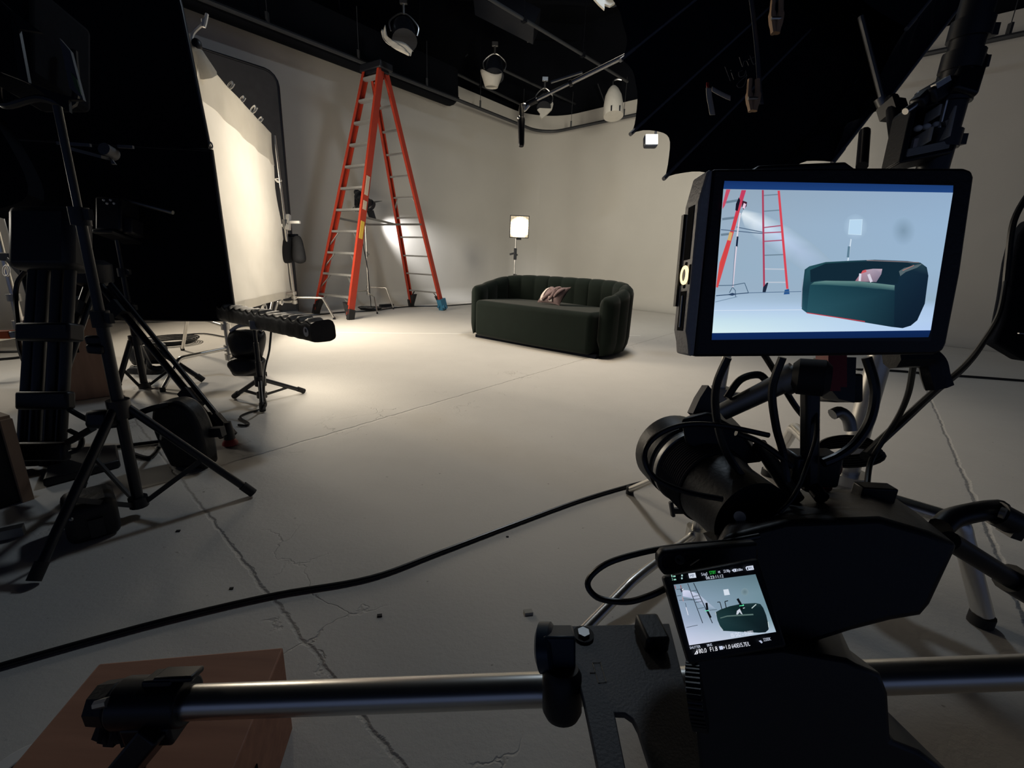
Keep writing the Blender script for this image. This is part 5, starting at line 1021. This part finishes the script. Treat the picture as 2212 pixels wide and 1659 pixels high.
s.poly(P5((905, 836), (930, 818), (1000, 810), (1200, 813), (1422, 838), (1420, 872), (1200, 848), (1000, 836)), [(44, 84, 92), (86, 126, 126), (104, 138, 136), (96, 134, 132), (104, 140, 138), (40, 76, 86), (36, 76, 86), (40, 82, 92)])
s.poly(P5((903, 838), (1000, 836), (1200, 848), (1422, 872), (1418, 1090), (884, 1004)), [(30, 70, 82), (28, 66, 78), (26, 62, 74), (22, 50, 64), (18, 40, 54), (40, 82, 94)])
s.poly(P5((1448, 752), (1480, 732), (1560, 712), (1592, 706), (1560, 730), (1490, 756), (1456, 782)), (84, 100, 106)); s.line(c5(1320, 860), c5(1424, 870), 1, (30, 60, 70))
s.line(c5(884, 1006), c5(1240, 1060), 1.8, (190, 62, 74)); s.line(c5(858, 800), c5(852, 970), 1.4, (150, 160, 180)); s.line(c5(1470, 748), c5(1540, 716), 1.4, (176, 120, 110)); s.line(c5(1250, 686), c5(1570, 698), 1.2, (150, 130, 130))
s.poly(P5((1180, 812), (1212, 768), (1244, 744), (1290, 737), (1346, 738), (1340, 770), (1310, 818), (1240, 816)), [(150, 104, 118), (176, 140, 156), (178, 160, 176), (170, 156, 174), (190, 170, 184), (140, 130, 150), (120, 112, 132), (150, 128, 144)])
s.line(c5(1212, 766), c5(1208, 812), 5, (216, 212, 226)); s.line(c5(1262, 770), c5(1280, 818), 6, (214, 208, 222)); s.poly(P5((1226, 748), (1246, 742), (1250, 756), (1214, 768)), (206, 90, 96))
s.build('screen_image', 'screen', mo, ang=180)['label'] = 'bright picture of the sofa and ladder on the monitor'
# the flip-out camera display
X, nL, f1, f2 = quadpose([(1448, 1243), (1634, 1215), (1690, 1392), (1492, 1420)], .07)
pL = X[0]; onL = lambda x, y: PL(x, y, pL, nL)
ldp = thing('camera_display', 'small flip-out camera display with white readouts at the camera side', 'display', (X[2]+X[3])/2)
m = MB(); m.prism([onL(*q_)-nL*.0006 for q_ in ((1433, 1246), (1640, 1206), (1702, 1398), (1490, 1436))], -nL*.011); m.build('housing', 'black_plastic', ldp, bevel=.002)
m = MB(); m.prism([D(x, y, .395) for x, y in ((1421, 1206), (1432, 1190), (1470, 1186), (1640, 1172), (1640, 1212), (1436, 1246), (1424, 1226))], FW*.012); m.build('hinge', 'black_plastic', ldp, bevel=.003)
c = D(1468, 1210, .393); m = MB(); m.cyl(c, c-FW*.001-UP*-.001, .0042, n=20); m.build('hinge_screw', 'dark_plastic', ldp); m = MB(); m.bar(c-RT*.0028+UP*.002-FW*.0014, c+RT*.0028-UP*.002-FW*.0014, .0012, .0006); m.build('screw_slot', 'black_cloth', ldp)
m = MB(); m.bar(D(1491, 1221, .392), D(1536, 1190, .40), .0008, .0008); m.build('cage_wire', 'chrome', ldp)
k3 = lambda x, y: (1420+.15674*x, 1180+.15674*y); s = SCR(pL, nL); P3 = lambda *pts: [k3(*p) for p in pts]
s.gridc(k3(225, 530), k3(1352, 386), k3(1636, 1180), k3(440, 1366), [(0, (120, 142, 160), (92, 118, 128)), (.3, (140, 160, 182), (110, 138, 150)), (.6, (158, 172, 196), (110, 140, 152)), (.8, (186, 196, 220), (130, 156, 168)), (1, (204, 208, 228), (172, 190, 206))])
s.poly(P3((345, 605), (420, 605), (560, 650), (800, 860), (640, 830), (500, 720), (350, 690)), [(210, 214, 236), (200, 206, 230), (172, 184, 206), (150, 168, 186), (150, 168, 190), (170, 180, 206), (196, 200, 226)])
s.blob(k3(1205, 628), 8, 8, (96, 118, 126), (122, 146, 156))
lc = (44, 54, 66)
for a, b, w in (((418, 512), (625, 1060), 1.6), ((498, 505), (760, 1060), 1.8), ((462, 622), (545, 604), 1), ((492, 692), (570, 680), 1.1), ((505, 735), (590, 722), 1.1), ((525, 775), (610, 762), 1.1), ((560, 860), (640, 845), 1), ((265, 596), (320, 590), 1), ((270, 686), (330, 678), 1), ((300, 745), (500, 738), .9), ((350, 720), (490, 735), .9), ((385, 780), (425, 950), .9), ((400, 1120), (555, 1086), 1), ((715, 882), (820, 872), .9)): s.line(k3(*a), k3(*b), w, lc)
s.line(k3(318, 535), k3(335, 600), 1.5, (150, 80, 80)); s.line(k3(240, 540), k3(256, 590), 1.5, (150, 90, 90)); s.line(k3(395, 840), k3(425, 950), 1.4, (224, 226, 240)); s.line(k3(345, 700), k3(358, 760), 1.4, (190, 150, 150)); s.poly(P3((310, 585), (345, 580), (365, 600), (330, 640)), (60, 64, 80)); s.poly(P3((338, 590), (362, 584), (350, 620)), (230, 232, 244))
s.poly(P3((908, 598), (978, 590), (1000, 668), (924, 678)), (210, 220, 232))
s.poly(P3((806, 906), (870, 872), (1000, 826), (1140, 796), (1350, 782), (1420, 796), (1460, 850), (1500, 950), (1536, 1100), (1532, 1150), (1490, 1186), (1400, 1192), (905, 1166), (872, 1120), (830, 1020)), [(30, 52, 56), (24, 46, 48), (18, 40, 42), (18, 38, 42), (30, 52, 56), (22, 42, 48), (16, 32, 38), (14, 28, 34), (16, 28, 34), (14, 26, 32), (14, 26, 32), (20, 38, 44), (24, 50, 54), (30, 56, 60), (30, 56, 60)])
s.poly(P3((862, 985), (960, 955), (1150, 940), (1320, 930), (1325, 950), (1150, 960), (960, 972), (870, 996)), (84, 108, 104)); s.line(k3(1300, 855), k3(1362, 800), 2, (180, 196, 196)); s.line(k3(1535, 1120), k3(1525, 1040), 1.4, (190, 204, 204)); s.line(k3(850, 1090), k3(905, 1160), 1.4, (176, 190, 196)); s.line(k3(802, 905), k3(810, 950), 1.2, (190, 200, 206))
s.poly(P3((1088, 940), (1096, 890), (1135, 860), (1175, 940), (1150, 930), (1135, 905), (1110, 940)), (196, 204, 214)); s.line(k3(1180, 856), k3(1205, 848), 1.4, (196, 204, 210))
bk = (12, 14, 20)
for a, b, w in (((676, 780), (690, 880), 4.6), ((690, 895), (735, 985), 4.6), ((1104, 722), (1150, 800), 5), ((1150, 800), (1165, 880), 4.4), ((825, 772), (862, 768), 1.6), ((862, 768), (890, 870), 1.6), ((928, 762), (975, 750), 1.8), ((930, 764), (950, 850), 1.8)): s.line(k3(*a), k3(*b), w, bk)
gn = (90, 232, 170); s.line(k3(655, 890), k3(712, 886), 1.5, gn); s.line(k3(1130, 822), k3(1190, 816), 1.5, gn); s.blob(k3(1184, 812), 1.4, 1.6, (120, 240, 180), gn)
wt = (206, 214, 232)
s.text('05/ DC/ -- 010001', k3(1020, 1252), k3(1326, 1208), 8, (226, 230, 244))
for i, y in ((0, 425), (1, 470)): s.text('12'[i], k3(196+i*8, y), k3(208+i*8, y-1), 5, (150, 210, 190)); s.poly(P3((216+i*8, y-18), (248+i*8, y-22), (252+i*8, y-4), (220+i*8, y)), (150, 210, 190))
for x, y in ((340, 403), (338, 442)): s.blob(k3(x, y), 1.8, 2.2, (190, 220, 220), (150, 190, 190))
s.poly(P3((426, 376), (520, 364), (538, 432), (442, 442)), (206, 214, 228)); s.text('MF', k3(455, 428), k3(512, 421), 6, (60, 70, 96))
s.text('S-log3', k3(612, 408), k3(692, 398), 6.5, wt); s.text('STBY', k3(724, 388), k3(812, 376), 7, (46, 190, 70)); s.text('4K', k3(838, 372), k3(874, 368), 5, wt); s.text('23.98p', k3(916, 364), k3(1006, 354), 6, wt)
s.poly(P3((1026, 332), (1046, 314), (1080, 308), (1090, 346), (1058, 356)), wt); s.text('1', k3(1060, 348), k3(1068, 347), 5, (20, 24, 40)); s.text('2h08m', k3(1092, 346), k3(1178, 334), 5.5, wt)
s.poly(P3((1214, 296), (1228, 278), (1318, 264), (1332, 322), (1236, 336)), wt); s.poly(P3((1232, 294), (1246, 290), (1254, 328), (1240, 330)), (14, 16, 26)); s.text('98%', k3(1258, 318), k3(1316, 310), 5, (40, 46, 62))
s.text('06:23:11:12', k3(674, 458), k3(914, 428), 6.5, (214, 222, 236))
s.text('SHUTTER', k3(452, 1418), k3(598, 1396), 5.5, wt); s.text('IRIS', k3(692, 1384), k3(758, 1372), 5.5, wt)
s.text('180.0', k3(556, 1478), k3(684, 1462), 9.5, (236, 238, 246)); s.poly(P3((508, 1492), (546, 1430), (556, 1484)), (236, 238, 246)); s.poly(P3((526, 1480), (542, 1456), (545, 1478)), (4, 5, 12)); s.text('F1.8', k3(734, 1452), k3(834, 1438), 9.5, (236, 238, 246))
s.poly(P3((848, 1380), (898, 1372), (910, 1420), (862, 1428)), (196, 204, 226)); s.text('+1.0', k3(912, 1424), k3(1014, 1410), 9, (236, 238, 246)); s.text('640EI/5.7E/L', k3(1032, 1406), k3(1282, 1370), 9, (226, 230, 242))
s.poly(P3((1396, 1304), (1426, 1294), (1452, 1322), (1438, 1340), (1420, 1326)), (176, 184, 206)); s.text('3200K', k3(1466, 1312), k3(1570, 1296), 7, (190, 198, 216))
s.build('screen_image', 'screen', ldp, ang=180)['label'] = 'live picture with white camera readouts'
# cables of the rig
cable('monitor_cable', [D(1572, 772, .46), D(1548, 830, .47), D(1546, 890, .48), D(1562, 960, .49), D(1590, 1010, .5), D(1630, 1060, .5)], .0042, 'thick black cable from the left underside of the monitor to the camera')
cable('monitor_cable', [D(1690, 772, .47), D(1668, 840, .48), D(1676, 920, .49), D(1692, 980, .5), D(1700, 1040, .5)], .0042, 'thick black cable under the middle of the monitor')
cable('monitor_cable', [D(1648, 762, .5), D(1672, 800, .52), D(1720, 880, .54), D(1765, 930, .55)], .0036, 'short black cable slanting right under the monitor')
cable('monitor_cable', [D(1872, 772, .5), D(1890, 840, .5), D(1880, 905, .5), D(1850, 955, .5), D(1812, 985, .5), D(1778, 1000, .5)], .0052, 'thick black cable curving under the right part of the monitor to the lens')
cable('lens_cable', [D(1660, 940, .48), D(1560, 920, .47), D(1480, 918, .46), D(1420, 940, .455), D(1392, 980, .45), D(1412, 1030, .445), D(1480, 1062, .44), D(1560, 1078, .44)], .0029, 'black cable looping out left around the lens')
cable('lens_cable', [D(1762, 890, .5), D(1762, 945, .49), D(1742, 1010, .48), D(1716, 1070, .46), D(1682, 1108, .45)], .0022, 'thin shiny black cable arcing down over the camera body')
cable('lens_cable', [D(1570, 860, .54), D(1600, 820, .54), D(1640, 810, .54), D(1662, 832, .54)], .0045, 'short black cable arching above the lens')
cable('lens_cable', [D(1590, 935, .5), D(1640, 955, .5), D(1690, 990, .5), D(1710, 1008, .5)], .0035, 'black cable lying along the top of the lens')
cable('display_cable', [D(1640, 1158, .42), D(1560, 1172, .42), D(1470, 1180, .415), D(1390, 1193, .41), D(1310, 1218, .405), D(1270, 1256, .4), D(1290, 1290, .395), D(1350, 1300, .39), D(1400, 1288, .385), D(1444, 1268, .385)], .0027, 'black cable looping left from the camera back to the small display')
m = MB()
for k in range(5): cc = D(1830, 965+k*5, .8); m.tube(smooth([cc+RT*math.cos(a)*(.05+.004*k)+UP*math.sin(a)*.018 for a in [i*math.pi/4 for i in range(8)]], 3, True), .004, 6, True)
tag(m.build('cable_bundle', 'cable_rubber'), 'bundle of thin black cable hung behind the camera on the thick stand', 'cable coil')
m = MB(); m.tube(smooth([D(1798, 895, .95), D(1815, 890, .95), D(1832, 905, .95), D(1838, 930, .95)], 4), .012, 10); tag(m.build('bent_tube', 'dull_steel'), 'grey bent tube behind the camera left of the thick stand', 'handle')
m = MB(); m.obox(D(1812, 838, .95), RT*.03, UP*.03, FW*.03); tag(m.build('power_box', 'black_plastic', bevel=.005), 'black box on the thick stand just under the monitor', 'box')

# ================================================================ LIGHT
hot = WPL(535, 390, DB, DD)
lamp('key_behind_silk', 'AREA', hot+DNB*1.45+Vector((0, 0, .05)), 54, (1, .87, .68), hot, shape='DISK', size=.5)
sc0 = silk(.5, .5); lamp('silk_boost', 'AREA', sc0-DNB*.1, 102, (1, .88, .70), sc0-DNB*2, shape='SQUARE', size=1.5)  # added light just before the silk, boosts its output into the room
lamp('overhead', 'AREA', (.9, 5.6, 5.2), 46, (.74, .87, 1), (.5, 4.4, 0), shape='DISK', size=.5)
lamp('sofa_floor_fill', 'AREA', (.75, 4.5, 4.6), 20, (1, .86, .68), (.6, 4.15, 0), shape='SQUARE', size=.8, spread=R(72))  # added light without a fixture, fills the floor around the sofa
lamp('back_wall_fill', 'AREA', D(1650, 110, 2.85), 46, (1, .92, .74), (2.1, 9.5, 2.0), shape='SQUARE', size=.7, spread=R(85))  # added light hidden behind the softbox, brightens the back wall
lamp('left_floor_fill', 'AREA', (-4.4, 2.9, 1.3), 5, (1, .93, .8), (-3.0, 2.8, 0), shape='DISK', size=.4, spread=R(120))  # added unseen light beyond the left edge, brightens the floor there
sc_ = fa.lerp(nr, .5); sdir = Vector((.75, .55, -.32)).normalized(); so = lamp('strip_lamp', 'AREA', sc_+sdir*.09, 6, (1, .88, .7), sc_+sdir*2, shape='RECTANGLE', size=.95, size_y=.07)
lamp('wall_spot', 'SPOT', SPT+BD*.18, 300, (1, .98, .97), SPT+BD*2, spot_size=R(52), spot_blend=.9, shadow_soft_size=.04)
w = bpy.data.worlds.new('studio_dark'); SC.world = w; w.use_nodes = True
bgn = w.node_tree.nodes['Background']; bgn.inputs[0].default_value = (.055, .075, .14, 1); bgn.inputs[1].default_value = .8
SC.view_settings.view_transform = 'Standard'; SC.view_settings.look = 'None'; SC.view_settings.exposure = 0; SC.view_settings.gamma = 1; SC.view_settings.use_curve_mapping = False
SC.cycles.use_denoising = True; SC.cycles.max_bounces = 6; SC.cycles.diffuse_bounces = 4; SC.cycles.sample_clamp_indirect = 6; SC.cycles.caustics_reflective = False; SC.cycles.caustics_refractive = False
